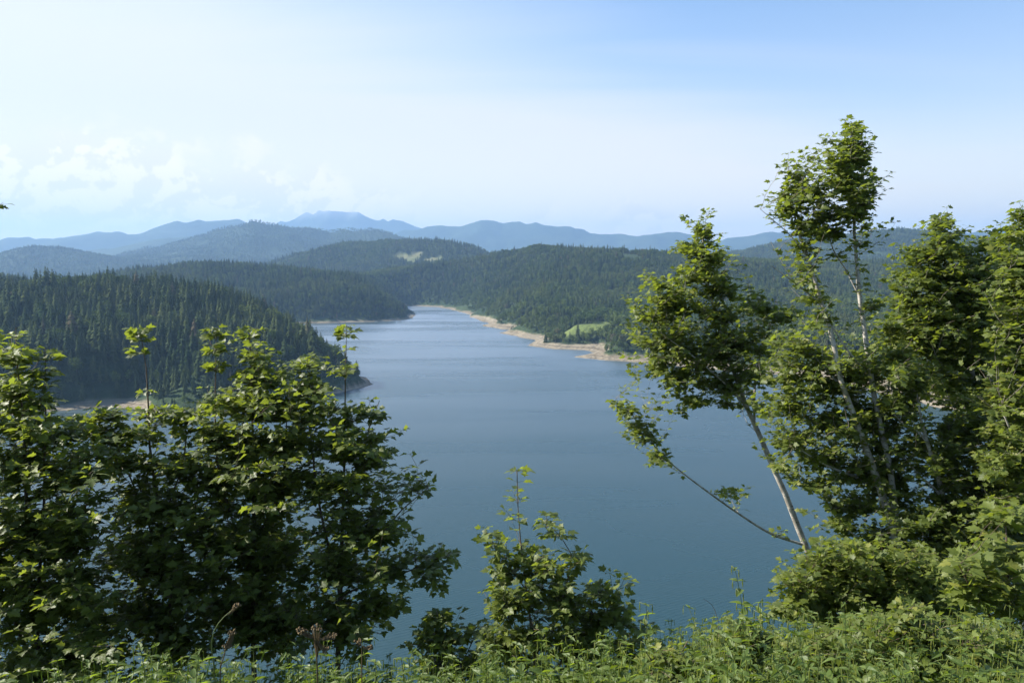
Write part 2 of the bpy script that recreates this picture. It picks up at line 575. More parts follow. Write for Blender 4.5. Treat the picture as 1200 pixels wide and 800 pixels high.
# ------------------------------------------------------------------ distant forest
def object_random(t):
    return t.n('ShaderNodeObjectInfo').outputs['Random']


def needle_material(name, dark, light, warm):
    m, t = material(name)
    rnd = object_random(t)
    geo = t.n('ShaderNodeNewGeometry')
    nn = t.noise(geo.outputs['Position'], 0.35, 3, 0.6)
    big = t.noise(geo.outputs['Position'], 0.011, 3, 0.6)
    c = t.mix(rnd, dark, light)
    c = t.mix(t.m('MULTIPLY', t.m('GREATER_THAN', rnd, 0.982), 0.8), c, (0.15, 0.11, 0.085))
    c = t.mix(t.m('MULTIPLY', t.step(big, 0.45, 0.65), 0.7), c, warm)
    c = t.mix(t.m('MULTIPLY', nn, 0.5), c, dark)
    d = t.n('ShaderNodeBsdfDiffuse')
    t.put(d.inputs[0], c)
    tr = t.n('ShaderNodeBsdfTranslucent')
    t.put(tr.inputs[0], c)
    mx = t.n('ShaderNodeMixShader')
    mx.inputs[0].default_value = 0.25
    t.t.links.new(d.outputs[0], mx.inputs[1])
    t.t.links.new(tr.outputs[0], mx.inputs[2])
    t.out(mx.outputs[0])
    return m


m_needle = needle_material('spruce_needles', (0.030, 0.052, 0.022), (0.100, 0.125, 0.048), (0.13, 0.145, 0.054))
m_broad = needle_material('broadleaf_crown', (0.060, 0.095, 0.026), (0.135, 0.175, 0.052), (0.15, 0.175, 0.052))
m_fartrunk, t = material('distant_bark')
t.out(t.principled(t.mix(object_random(t), (0.10, 0.08, 0.06), (0.18, 0.15, 0.12)), 0.9, 0.1))


def tube_arrays(path, radii, sides=6, cap=True):
    path = np.asarray(path, float)
    radii = np.asarray(radii, float)
    tan = np.gradient(path, axis=0)
    tan /= np.linalg.norm(tan, axis=1)[:, None] + 1e-9
    ref = np.array([0.31, 0.95, 0.05])
    a = np.cross(tan, ref)
    a /= np.linalg.norm(a, axis=1)[:, None] + 1e-9
    b = np.cross(tan, a)
    th = np.linspace(0, 2 * math.pi, sides, endpoint=False)
    ring = path[:, None, :] + radii[:, None, None] * (np.cos(th)[None, :, None] * a[:, None, :] + np.sin(th)[None, :, None] * b[:, None, :])
    v = ring.reshape(-1, 3)
    n = len(path)
    i = np.arange((n - 1) * sides).reshape(n - 1, sides)
    j = np.roll(i, -1, axis=1)
    f = np.stack([i.ravel(), j.ravel(), (j + sides).ravel(), (i + sides).ravel()], 1)
    return v, f


def spruce(seed, slim=1.0, bare=0.1):
    """Unit-height spruce: whorls of drooping boughs round a thin trunk."""
    r = np.random.default_rng(seed)
    V, F = [], []
    whorls = 17
    for k in range(whorls):
        f = k / (whorls - 1)
        z = bare + (0.97 - bare) * f ** 0.92
        R0 = slim * 0.205 * (1 - f) ** 0.75 * r.uniform(0.8, 1.12) + 0.008
        nb = max(5, int(9 - 4 * f))
        a0 = r.uniform(0, 6.28)
        for b in range(nb):
            if r.random() < 0.07:
                continue
            a = a0 + b * 2 * math.pi / nb + r.uniform(-0.25, 0.25)
            L = R0 * r.uniform(0.65, 1.2)
            wd = max(0.016, 0.62 * L * r.uniform(0.7, 1.2))
            up, dr = r.uniform(0.0, 0.02), -0.40 * L - r.uniform(0.0, 0.02)
            ca, sa = math.cos(a), math.sin(a)
            i0 = len(V)
            V += [(0, 0, z + 0.012), (ca * L * .55 - sa * wd * .5, sa * L * .55 + ca * wd * .5, z + dr * .62), (ca * L * .6, sa * L * .6, z + up + dr * .25),
                  (ca * L * .55 + sa * wd * .5, sa * L * .55 - ca * wd * .5, z + dr * .62), (ca * L, sa * L, z + dr)]
            F += [(i0, i0 + 1, i0 + 2), (i0, i0 + 2, i0 + 3), (i0 + 1, i0 + 4, i0 + 2), (i0 + 2, i0 + 4, i0 + 3)]
    i0 = len(V)
    V += [(0.006, 0, 0.93), (-0.006, 0.005, 0.93), (0, -0.006, 0.93), (0, 0, 1.0)]
    F += [(i0, i0 + 1, i0 + 3), (i0 + 1, i0 + 2, i0 + 3), (i0 + 2, i0, i0 + 3)]
    tv, tf = tube_arrays([(0, 0, -0.06), (0, 0, 0.35), (0, 0, 0.9)], [0.013, 0.010, 0.003], 5)
    return np.array(V), np.array(F), tv, tf


def broad(seed):
    """Unit-height broadleaf tree: leaf clumps spread through several lobes."""
    r = np.random.default_rng(seed)
    V, F = [], []
    lobes = [(np.array([r.uniform(-.17, .17), r.uniform(-.17, .17), r.uniform(.35, .78)]), r.uniform(.15, .24)) for _ in range(8)]
    lobes.append((np.array([0, 0, .82]), .16))
    for c, R0 in lobes:
        for k in range(34):
            d = r.normal(size=3)
            d /= np.linalg.norm(d)
            p = c + d * R0 * r.uniform(0.72, 1.06) * np.array([1, 1, .9])
            if p[2] < 0.14:
                continue
            nrm = d + 0.5 * r.normal(size=3)
            a = np.cross(nrm, r.normal(size=3))
            a /= np.linalg.norm(a)
            b = np.cross(nrm, a)
            b /= np.linalg.norm(b)
            s = r.uniform(.028, .06)
            i0 = len(V)
            V += [p - a * s, p + b * s * .8 + d * .01, p + a * s, p - b * s * .8 - d * .012]
            F += [(i0, i0 + 1, i0 + 2), (i0, i0 + 2, i0 + 3)]
    tv, tf = tube_arrays([(0, 0, -0.06), (0.01, 0, 0.3), (0, 0.01, 0.7)], [0.018, 0.014, 0.004], 5)
    return np.array(V), np.array(F), tv, tf


def tree_meshes(name, data, crown_mat):
    V, F, tv, tf = data
    crown = mesh_from(name + '_crown', V, F, [crown_mat])
    trunk = mesh_from(name + '_trunk', tv, tf, [m_fartrunk], smooth=True)
    fl = [tuple(x) for x in F.tolist()] + [tuple(np.array(x) + len(V)) for x in tf.tolist()]
    both = mesh_from(name, np.vstack([V, tv]), fl, [crown_mat, m_fartrunk], face_mats=[0] * len(F) + [1] * len(tf))
    return crown, trunk, both


SPR = [tree_meshes('spruce', spruce(s, sl, ba), m_needle) for s, sl, ba in ((1, 1.05, .10), (2, 1.3, .06), (3, .9, .14), (4, 1.5, .05))]
BRD = [tree_meshes('broadleaf', broad(s), m_broad) for s in (21, 22, 23)]

# scatter: a jittered grid, coarser where the trees are too far to tell apart
run = np.maximum.accumulate((GH[:, :len(az_in)] - CAM_Z) / RAD[:, None], axis=0)
cand = []
for (r0, r1, sp) in ((395, 760, 5.2), (760, 1150, 5.6), (1150, 1950, 6.2), (1950, 2900, 8.0), (2900, 4600, 13.0)):
    W = r1 * math.sin(R(41))
    xs = np.arange(-W, W, sp)
    ys = np.arange(r0 * math.cos(R(41)), r1, sp)
    X, Y = np.meshgrid(xs, ys)
    X = X.ravel() + rng.uniform(-.48, .48, X.size) * sp
    Y = Y.ravel() + rng.uniform(-.48, .48, Y.size) * sp
    rr = np.hypot(X, Y)
    aa = np.degrees(np.arctan2(X, Y))
    ok = (rr >= r0) & (rr < r1) & (np.abs(aa) < 40)
    X, Y, rr, aa = X[ok], Y[ok], rr[ok], aa[ok]
    # quick visibility from the polar table before the exact height is worked out
    ia = np.clip(np.round((aa + 43) / 0.16).astype(int), 0, len(az_in) - 1)
    ir = np.clip(np.searchsorted(RAD, rr) - 1, 0, nr - 1)
    hq = GH[ir, ia]
    ok = ((hq + 26 - CAM_Z) / rr > run[np.maximum(ir - 2, 0), ia]) & (hq > 1.5)
    cand.append(np.stack([X[ok], Y[ok], np.full(ok.sum(), sp)], 1))
cand = np.vstack(cand)
TX, TY, TSP = cand.T
TZ, TD = ground(TX, TY)
keep = (TZ > np.where(TX < -60, 2.9, 3.7) + 2.2 * fbm(TX, TY, 30, 3, 99)) & (TD > 9) & (meadow_mask(TX, TY) < 0.1) & (clearing_mask(TX, TY) < 0.3) & (small_gaps(TX, TY) < 0.6)
TX, TY, TZ, TD, TSP = (a[keep] for a in (TX, TY, TZ, TD, TSP))
TR = np.hypot(TX, TY)
# broadleaved trees near the shore and in patches, spruce elsewhere
pb = np.where(TX > -120, 0.42, np.where(TR > 760, 0.35, 0.2)) + 1.8 * np.clip(fbm(TX, TY, 130, 3, 200) - 0.06, 0, 1) + 0.55 * np.clip(1 - (TD - 16) / 50, 0, 1) * (TX > -100)
pb = np.where(TX < -40, pb * np.where(TR < 760, 0.45, 1), pb)
isb = rng.random(TX.size) < pb
grow = np.clip(0.55 + (TD - 14) / 40, 0.5, 1)
hgt = np.where(isb, rng.uniform(7.5, 13, TX.size), rng.uniform(8.0, 20.5, TX.size) * (0.9 + 0.25 * fbm(TX, TY, 60, 2, 210))) * grow
hgt *= np.where((TR < 760) & (TX < 0), rng.uniform(0.75, 1.25, TX.size), 1.0)
hgt *= np.where(TSP > 7, 1.0 + 0.01 * (TSP - 7), 1.0)
hgt *= np.where(TSP > 10, 0.78, 1.0)
wid = np.where(isb, rng.uniform(0.85, 1.2, TX.size), rng.uniform(0.75, 1.1, TX.size)) * hgt
wid *= np.where(TSP > 7, 1.0 + 0.07 * (TSP - 7), 1.0)
rotz = rng.uniform(0, 6.283, TX.size)
var = np.where(isb, rng.integers(0, 3, TX.size), rng.integers(0, 4, TX.size))

# the 300 spruces that show largest stand as things of their own
Pm = np.stack([TX, TY, TZ + 0.7 * hgt], 1)
pu, pv, pd = project(Pm)
ia = np.clip(np.round((np.degrees(np.arctan2(TX, TY)) + 43) / 0.16).astype(int), 0, len(az_in) - 1)
ir = np.clip(np.searchsorted(RAD, TR) - 1, 0, nr - 1)
vis = ((TZ + 0.5 * hgt - CAM_Z) / TR > run[np.maximum(ir - 3, 0), ia]) & (pu > -5) & (pu < 1205)
left_near = vis & ~isb & (TX < -40) & (TR < 760) & (pv < 446) & (pu < 445)
idx = np.where(left_near)[0]
idx = idx[np.argsort(-(hgt[idx] / TR[idx]))][:300]
single = np.zeros(TX.size, bool)
single[idx] = True
for i in idx:
    e = link('spruce_tree', None, label='dark spruce standing in the dense shaded wood on the nearest left hillside', category='tree', group='spruces on the nearest left hillside')
    e.location = (TX[i], TY[i], TZ[i])
    e.scale = (wid[i], wid[i], hgt[i])
    e.rotation_euler = (0, 0, rotz[i])
    e.empty_display_size = 0.2
    cm, tm, _ = SPR[var[i]]
    link('trunk', tm, e)
    link('crown', cm, e)


def instancer(name, label, category, meshes, mask, xyz, rot, scl, variant):
    src = bpy.data.collections.new(name + '_source')
    for k, m in enumerate(meshes):
        src.objects.link(bpy.data.objects.new('%s_source_%02d' % (name, k), m))
    me = bpy.data.meshes.new(name)
    me.vertices.add(int(mask.sum()))
    me.vertices.foreach_set('co', xyz[mask].astype(np.float32).ravel())
    a = me.attributes.new('rot', 'FLOAT_VECTOR', 'POINT')
    a.data.foreach_set('vector', rot[mask].astype(np.float32).ravel())
    a = me.attributes.new('scl', 'FLOAT_VECTOR', 'POINT')
    a.data.foreach_set('vector', scl[mask].astype(np.float32).ravel())
    a = me.attributes.new('variant', 'INT', 'POINT')
    a.data.foreach_set('value', variant[mask].astype(np.int32))
    o = link(name, me, label=label, category=category, kind='stuff')
    ng = bpy.data.node_groups.new(name, 'GeometryNodeTree')
    ng.interface.new_socket('Geometry', in_out='INPUT', socket_type='NodeSocketGeometry')
    ng.interface.new_socket('Geometry', in_out='OUTPUT', socket_type='NodeSocketGeometry')
    N, L = ng.nodes, ng.links
    gi, go = N.new('NodeGroupInput'), N.new('NodeGroupOutput')
    ci = N.new('GeometryNodeCollectionInfo')
    ci.inputs['Collection'].default_value = src
    ci.inputs['Separate Children'].default_value = True
    ci.inputs['Reset Children'].default_value = True
    ip = N.new('GeometryNodeInstanceOnPoints')
    ip.inputs['Pick Instance'].default_value = True
    L.new(gi.outputs[0], ip.inputs['Points'])
    L.new(ci.outputs[0], ip.inputs['Instance'])

    def named(nm, typ):
        x = N.new('GeometryNodeInputNamedAttribute')
        x.data_type = typ
        x.inputs['Name'].default_value = nm
        return x.outputs['Attribute']
    e2r = N.new('FunctionNodeEulerToRotation')
    L.new(named('rot', 'FLOAT_VECTOR'), e2r.inputs[0])
    L.new(e2r.outputs[0], ip.inputs['Rotation'])
    L.new(named('scl', 'FLOAT_VECTOR'), ip.inputs['Scale'])
    L.new(named('variant', 'INT'), ip.inputs['Instance Index'])
    L.new(ip.outputs[0], go.inputs[0])
    md = o.modifiers.new('scatter', 'NODES')
    md.node_group = ng
    return o


XYZ = np.stack([TX, TY, TZ], 1)
ROT = np.stack([rng.normal(0, .02, TX.size), rng.normal(0, .02, TX.size), rotz], 1)
SCL = np.stack([wid, wid, hgt], 1)
instancer('spruce_forest', 'dense spruce forest covering the hills around the lake', 'forest', [s[2] for s in SPR], ~isb & ~single, XYZ, ROT, SCL, var)
instancer('broadleaf_forest', 'lighter broadleaved trees along the shore and among the spruces', 'forest', [s[2] for s in BRD], isb, XYZ, ROT, SCL, var)

# ------------------------------------------------------------------ foreground leaves and bark
def leaf_material(name, base, pale, yellow, trans, under):
    m, t = material(name)
    tint = attr(t, 'tint')
    geo = t.n('ShaderNodeNewGeometry')
    c = t.mix(t.step(tint, 0.0, 0.75), base, pale)
    c = t.mix(t.step(tint, 0.82, 1.0), c, yellow)
    nn = t.noise(geo.outputs['Position'], 28.0, 3, 0.6)
    c = t.mix(t.m('MULTIPLY', t.step(nn, 0.4, 0.7), 0.35), c, base)
    c = t.mix(t.m('MULTIPLY', geo.outputs['Backfacing'], 0.55), c, under)
    pr = t.principled(c, t.m('ADD', 0.36, t.m('MULTIPLY', nn, 0.25)), 0.34, t.bump(t.noise(geo.outputs['Position'], 90.0, 2, 0.5), 0.25, 0.01))
    tr = t.n('ShaderNodeBsdfTranslucent')
    t.put(tr.inputs[0], t.mix(tint, trans, tuple(min(1, x * 1.5) for x in trans)))
    mx = t.n('ShaderNodeMixShader')
    mx.inputs[0].default_value = 0.38
    t.t.links.new(pr, mx.inputs[1])
    t.t.links.new(tr.outputs[0], mx.inputs[2])
    t.out(mx.outputs[0])
    return m


m_leaf = leaf_material('maple_leaf', (0.056, 0.080, 0.016), (0.135, 0.165, 0.034), (0.20, 0.205, 0.04), (0.25, 0.31, 0.026), (0.13, 0.15, 0.07))
m_herb = leaf_material('herb_leaf', (0.060, 0.094, 0.010), (0.150, 0.195, 0.022), (0.19, 0.20, 0.05), (0.25, 0.34, 0.02), (0.10, 0.15, 0.045))


def bark_material(name, light, mid, dark, scale):
    m, t = material(name)
    geo = t.n('ShaderNodeNewGeometry')
    p = geo.outputs['Position']
    a = t.noise(t.mapping(p, scale=(1, 1, 0.6)), scale, 5, 0.65)
    b = t.noise(t.mapping(p, scale=(1, 1, 3.0)), scale * 1.7, 3, 0.6)
    c = t.mix(t.step(a, 0.38, 0.58), mid, light)
    c = t.mix(t.step(b, 0.58, 0.70), c, dark)
    t.out(t.principled(c, 0.75, 0.25, t.bump(t.m('ADD', a, b), 0.5, 0.01)))
    return m


m_bark = bark_material('pale_maple_bark', (0.52, 0.48, 0.42), (0.30, 0.27, 0.22), (0.09, 0.08, 0.06), 9.0)
m_twig = bark_material('brown_twig_bark', (0.16, 0.12, 0.08), (0.10, 0.07, 0.045), (0.05, 0.035, 0.025), 20.0)
m_stalk, t = material('green_stalk')
t.out(t.principled((0.09, 0.12, 0.035), 0.6, 0.3))
m_dry, t = material('dry_stalk')
t.out(t.principled((0.13, 0.095, 0.05), 0.85, 0.1))

HALF = [(0.10, -0.05), (0.30, -0.02), (0.41, 0.10), (0.30, 0.20), (0.44, 0.33), (0.60, 0.56), (0.42, 0.53), (0.33, 0.60), (0.22, 0.53), (0.27, 0.74), (0.17, 0.79), (0.0, 1.03)]


def maple_leaf(fold, droop, curl, petiole=0.75):
    out = [(0.0, 0.0)] + HALF + [(-x, y) for x, y in HALF[-2::-1]]
    pts = [(0.0, 0.33)] + out
    V = [(x, y, fold * abs(x) - droop * y * y + curl * x * y) for x, y in pts]
    n = len(out)
    F = [(0, 1 + (i + 1) % n, 1 + i) for i in range(n)]
    F = [(a, c, b) for a, b, c in F]
    # stalk running back to the twig
    k = len(V)
    wd = 0.014
    V += [(-wd, 0, 0), (wd, 0, 0), (0, 0, -2 * wd), (-wd, -petiole * .5, .06), (wd, -petiole * .5, .06), (0, -petiole * .5, .06 - 2 * wd),
          (-wd, -petiole, -.02), (wd, -petiole, -.02), (0, -petiole, -.02 - 2 * wd)]
    for s in (0, 3):
        for a, b in ((0, 1), (1, 2), (2, 0)):
            F += [(k + s + a, k + s + b, k + s + 3 + b), (k + s + a, k + s + 3 + b, k + s + 3 + a)]
    V = np.array(V)
    V[:, 1] += petiole
    F = np.array(F)
    fm = np.array([0] * n + [1] * (len(F) - n))
    return V, F, fm


LEAVES = [maple_leaf(f, d, c, p) for f, d, c, p in ((.22, .22, .1, .7), (.05, .35, -.2, .9), (.35, .10, .15, .6), (-.12, .30, .2, .8), (.15, .5, -.1, .75), (.4, .25, 0, .5))]
leaf_mesh_cache = {}


def leaf_mesh(vi, ti):
    key = (vi, ti)
    if key not in leaf_mesh_cache:
        V, F, fm = LEAVES[vi]
        me = mesh_from('leaf', V, F, [m_leaf, m_stalk], face_mats=fm)
        point_attr(me, 'tint', np.full(len(V), ti / 5.0))
        leaf_mesh_cache[key] = me
    return leaf_mesh_cache[key]


def catmull(P, step):
    P = np.asarray(P, float)
    if len(P) == 2:
        n = max(2, int(np.linalg.norm(P[1, :3] - P[0, :3]) / step) + 1)
        return P[0] + (P[1] - P[0]) * np.linspace(0, 1, n)[:, None]
    Q = np.vstack([2 * P[0] - P[1], P, 2 * P[-1] - P[-2]])
    out = []
    for i in range(1, len(Q) - 2):
        n = max(2, int(np.linalg.norm(Q[i + 1, :3] - Q[i, :3]) / step))
        t = np.linspace(0, 1, n, endpoint=False)[:, None]
        out.append(0.5 * ((2 * Q[i]) + (-Q[i - 1] + Q[i + 1]) * t + (2 * Q[i - 1] - 5 * Q[i] + 4 * Q[i + 1] - Q[i + 2]) * t ** 2 + (-Q[i - 1] + 3 * Q[i] - 3 * Q[i + 1] + Q[i + 2]) * t ** 3))
    out.append(Q[-2][None])
    return np.vstack(out)


SUNV = np.array(sdir)
stats = {}


def make_tree(name, label, category, stems, blobs, leaf=0.11, cover=3.0, depth=0.8, singles=260, bark=None, stem_parts='stem', per_twig=9, group=None, seed=0, tint=(0.0, 1.0), fill=1.05, swell=1.36):
    """stems: lists of (u, v, d, radius); blobs: (u, v, du, dv[, d offset[, cover]]) that the leafy twigs fill."""
    r = np.random.default_rng(seed + 1000)
    bark = bark or m_bark
    dmean = np.mean([p[2] for s in stems for p in s])
    paths = []
    nodes, nrad = [], []
    for si, s in enumerate(stems):
        P = np.array([np.append(at(u, v, d), rad) for u, v, d, rad in s])
        C = catmull(P, 0.10)
        n = len(C)
        wob = 0.012 * np.stack([np.interp(np.arange(n), np.arange(0, n + 6, 6), r.normal(size=len(np.arange(0, n + 6, 6)))) for _ in range(3)], 1)
        wob[0] = 0
        C[:, :3] += wob
        C[:, 3] = np.maximum(0.82 * C[:, 3], 0.003)
        if si == 0:
            root = C[0, :3].copy()
            gz, _ = ground(root[None, 0], root[None, 1])
            # carry the trunk on down to the soil
            down = np.array([[root[0] + 0.06 * k, root[1], root[2] + (gz[0] - 0.15 - root[2]) * f, C[0, 3] * (1 + 0.25 * f)] for k, f in ((3, 1), (2, .66), (1, .33))])
            C = np.vstack([down, C])
        paths.append(C)
        nodes.append(C[:, :3])
        nrad.append(C[:, 3])
    base = np.array(paths[0][0, :3])
    gz, _ = ground(base[None, 0], base[None, 1])
    base[2] = gz[0]
    N = np.vstack(nodes)
    NR = np.concatenate(nrad)
    # targets
    T = []
    for b in blobs:
        u, v, du, dv = b[:4]
        do = b[4] if len(b) > 4 else 0.0
        cv = b[5] if len(b) > 5 else cover
        dd = dmean + do
        lpx = leaf * FPX / dd
        du, dv = du * swell, dv * swell
        n = max(1, int(round(fill * cv * math.pi * du * dv / (lpx * lpx * 0.42 * per_twig))))
        for _ in range(n):
            q = r.normal(size=3)
            q *= min(abs(r.normal()) * 0.60 + 0.08, 1.3) / np.linalg.norm(q)
            T.append(at(u + q[0] * du, v + q[1] * dv, dd + q[2] * min(depth, 0.35 + 1.6 * du * dd / FPX)))
    tw_v, tw_f, off = [], [], 0
    lp, ld, ln, ls, lv, lt = [], [], [], [], [], []
    if T:
        T = np.array(T)
        d0 = np.min(np.linalg.norm(T[:, None, :] - N[None, ::3, :], axis=2), axis=1)
        T = T[np.argsort(d0)]
        for tgt in T:
            dv_ = tgt - N
            dist = np.linalg.norm(dv_, axis=1)
            dxy = np.hypot(dv_[:, 0], dv_[:, 1])
            cost = dist + 1.1 * np.maximum(0, 0.35 * dxy - dv_[:, 2]) + np.where(NR < 0.0022, 0.35, 0)
            k = int(np.argmin(cost))
            p0 = N[k]
            L = dist[k]
            n = max(3, int(L / 0.09) + 2)
            mid = p0 + 0.5 * (tgt - p0) + np.array([0, 0, -0.10 * L]) + r.normal(size=3) * 0.05 * L
            tt = np.linspace(0, 1, n)[:, None]
            path = (1 - tt) ** 2 * p0 + 2 * tt * (1 - tt) * mid + tt ** 2 * tgt
            path[1:-1] += r.normal(size=(n - 2, 3)) * 0.006
            r0 = min(0.55 * NR[k], 0.0028 + 0.0055 * L)
            rad = np.linspace(max(r0, 0.0022), 0.0015, n)
            v_, f_ = tube_arrays(path, rad, 4)
            tw_v.append(v_)
            tw_f.append(f_ + off)
            off += len(v_)
            N = np.vstack([N, path[1:]])
            NR = np.concatenate([NR, rad[1:]])
            # leaves in opposite pairs along the outer part, a rosette at the tip
            tip = path[-1] - path[max(0, n - 3)]
            tip /= np.linalg.norm(tip) + 1e-9
            rosette = r.integers(3, 6)
            a0 = r.uniform(0, 6.283)
            spots = [(path[-1], a0 + q * 2 * math.pi / rosette, 0.75) for q in range(rosette)]
            pairs = max(1, (per_twig - rosette + 1) // 2)
            Lp = min(0.5, 0.8 * L + 0.1)
            seglen = L / (n - 1)
            for q in range(pairs):
                bi = n - 1 - (q + 1) * Lp / (pairs + 0.6) / max(seglen, 1e-3)
                bi = max(bi, 0.3)
                i0 = int(bi)
                pp = path[i0] + (path[min(i0 + 1, n - 1)] - path[i0]) * (bi - i0)
                aa_ = a0 + q * math.pi / 2 + r.uniform(-.3, .3)
                spots += [(pp, aa_, 1.0), (pp, aa_ + math.pi + r.uniform(-.3, .3), 1.0)]
            for pp, a_, sz in spots:
                side = np.array([math.cos(a_), math.sin(a_), 0])
                y = side + 0.45 * tip + np.array([0, 0, r.uniform(-0.30, 0.25)])
                y /= np.linalg.norm(y)
                z = np.array([0, 0, 1.0]) + 0.45 * SUNV + 0.58 * r.normal(size=3)
                lp.append(pp)
                ld.append(y)
                ln.append(z)
                ls.append(leaf * sz * r.uniform(0.62, 1.2))
                lv.append(r.integers(0, len(LEAVES)))
                lt.append(tint[0] + (tint[1] - tint[0]) * r.random() ** 1.3)
    e = link(name, None, label=label, category=category, group=group)
    e.location = base
    e.empty_display_size = 0.2
    for si, C in enumerate(paths):
        v_, f_ = tube_arrays(C[:, :3] - base, C[:, 3], 8 if C[:, 3].max() > .012 else 6)
        nm = 'trunk' if si == 0 else 'limb'
        link(nm, mesh_from(nm, v_, f_, [bark], smooth=True), e)
    if T is not None and len(T):
        v_ = np.vstack(tw_v) - base
        link('twigs', mesh_from('twigs', v_, np.vstack(tw_f), [m_twig if bark is m_twig else m_bark2], smooth=True), e, kind='stuff')
        lp, ld, ln, ls, lv, lt = map(np.array, (lp, ld, ln, ls, lv, lt))
        X = np.cross(ld, ln)
        X /= np.linalg.norm(X, axis=1)[:, None]
        Z = np.cross(X, ld)
        # leaves that show largest from the front become parts of their own
        cen = lp + ld * ls[:, None]
        u, v, d = project(cen)
        face = np.abs(np.sum(Z * (cen - CAMP), axis=1)) / np.linalg.norm(cen - CAMP, axis=1)
        score = (ls / d) ** 2 * (0.25 + face) * np.exp(-1.2 * (d - d.min()))
        inside = (u > -4) & (u < 1204) & (v > -4) & (v < 804)
        order = np.argsort(-np.where(inside, score, -1))
        ns = int(min(singles, inside.sum()))
        one = np.zeros(len(lp), bool)
        one[order[:ns]] = True
        for i in order[:ns]:
            o = link('leaf', leaf_mesh(int(lv[i]), int(round(lt[i] * 5))), e)
            M = Matrix.Identity(4)
            s = ls[i]
            for a in range(3):
                M[a][0], M[a][1], M[a][2], M[a][3] = X[i, a] * s, ld[i, a] * s, Z[i, a] * s, lp[i, a] - base[a]
            o.matrix_basis = M
        VV, FF, FM, TT, o_ = [], [], [], [], 0
        for vi in range(len(LEAVES)):
            sel = np.where(~one & (lv == vi))[0]
            if not len(sel):
                continue
            V, F, fm = LEAVES[vi]
            s = ls[sel][:, None, None]
            P = (lp[sel] - base)[:, None, :] + s * (V[None, :, 0:1] * X[sel][:, None, :] + V[None, :, 1:2] * ld[sel][:, None, :] + V[None, :, 2:3] * Z[sel][:, None, :])
            VV.append(P.reshape(-1, 3))
            FF.append((F[None] + (np.arange(len(sel)) * len(V))[:, None, None]).reshape(-1, 3) + o_)
            FM.append(np.tile(fm, len(sel)))
            TT.append(np.repeat(lt[sel], len(V)))
            o_ += len(sel) * len(V)
        if VV:
            me = mesh_from('foliage', np.vstack(VV), np.vstack(FF), [m_leaf, m_stalk], face_mats=np.concatenate(FM))
            point_attr(me, 'tint', np.concatenate(TT))
            link('foliage', me, e, kind='stuff')
        stats[name + str(seed)] = len(lp)
    return e


m_bark2 = bark_material('grey_twig_bark', (0.34, 0.30, 0.25), (0.20, 0.16, 0.12), (0.08, 0.06, 0.05), 16.0)

# ------------------------------------------------------------------ maples on the right
D1 = 13.2
make_tree('maple_tree', 'leaning maple with pale trunk and long bare side branch over the water', 'tree',
          [[(968, 700, D1, .075), (945, 640, D1, .066), (917, 572, D1, .060), (892, 512, D1, .052), (872, 468, D1, .044), (853, 415, D1, .034), (840, 375, D1, .027), (829, 330, D1, .020), (823, 290, D1, .012), (826, 257, D1, .004)],
           [(944, 639, D1, .03), (902, 624, D1 - .1, .026), (862, 600, D1 - .2, .022), (822, 572, D1 - .3, .019), (790, 547, D1 - .3, .015), (768, 525, D1 - .3, .011), (748, 495, D1 - .3, .008), (722, 466, D1 - .3, .003)],
           [(887, 500, D1, .035), (868, 470, D1 - .2, .026), (845, 445, D1 - .4, .018), (815, 420, D1 - .6, .011), (780, 395, D1 - .7, .005)],
           [(884, 492, D1, .028), (885, 450, D1 + .3, .022), (892, 410, D1 + .3, .014), (905, 375, D1 + .3, .005)]],
          [(825, 272, 16, 20), (806, 292, 22, 16), (838, 303, 18, 22), (815, 325, 40, 24), (778, 335, 26, 16), (850, 335, 22, 20), (790, 362, 44, 22), (758, 372, 22, 14), (770, 350, 16, 12), (840, 368, 40, 24),
           (890, 362, 40, 16), (925, 370, 20, 12), (780, 400, 42, 26), (830, 412, 46, 30), (875, 400, 34, 26), (795, 440, 40, 26), (842, 452, 38, 24), (812, 470, 26, 12), (880, 440, 26, 20), (770, 425, 16, 20),
           (733, 480, 14, 14, -.3, 2.2), (750, 508, 15, 18, -.3, 2.2), (772, 533, 17, 13, -.3, 2.2), (742, 497, 14, 12, -.3, 2.), (722, 470, 8, 6, -.3), (858, 578, 17, 9, -.2, 1.6), (918, 628, 8, 6, 0, 1.2)],
          leaf=0.098, cover=2.5, depth=0.9, singles=280, seed=1, tint=(0.1, 1.0))

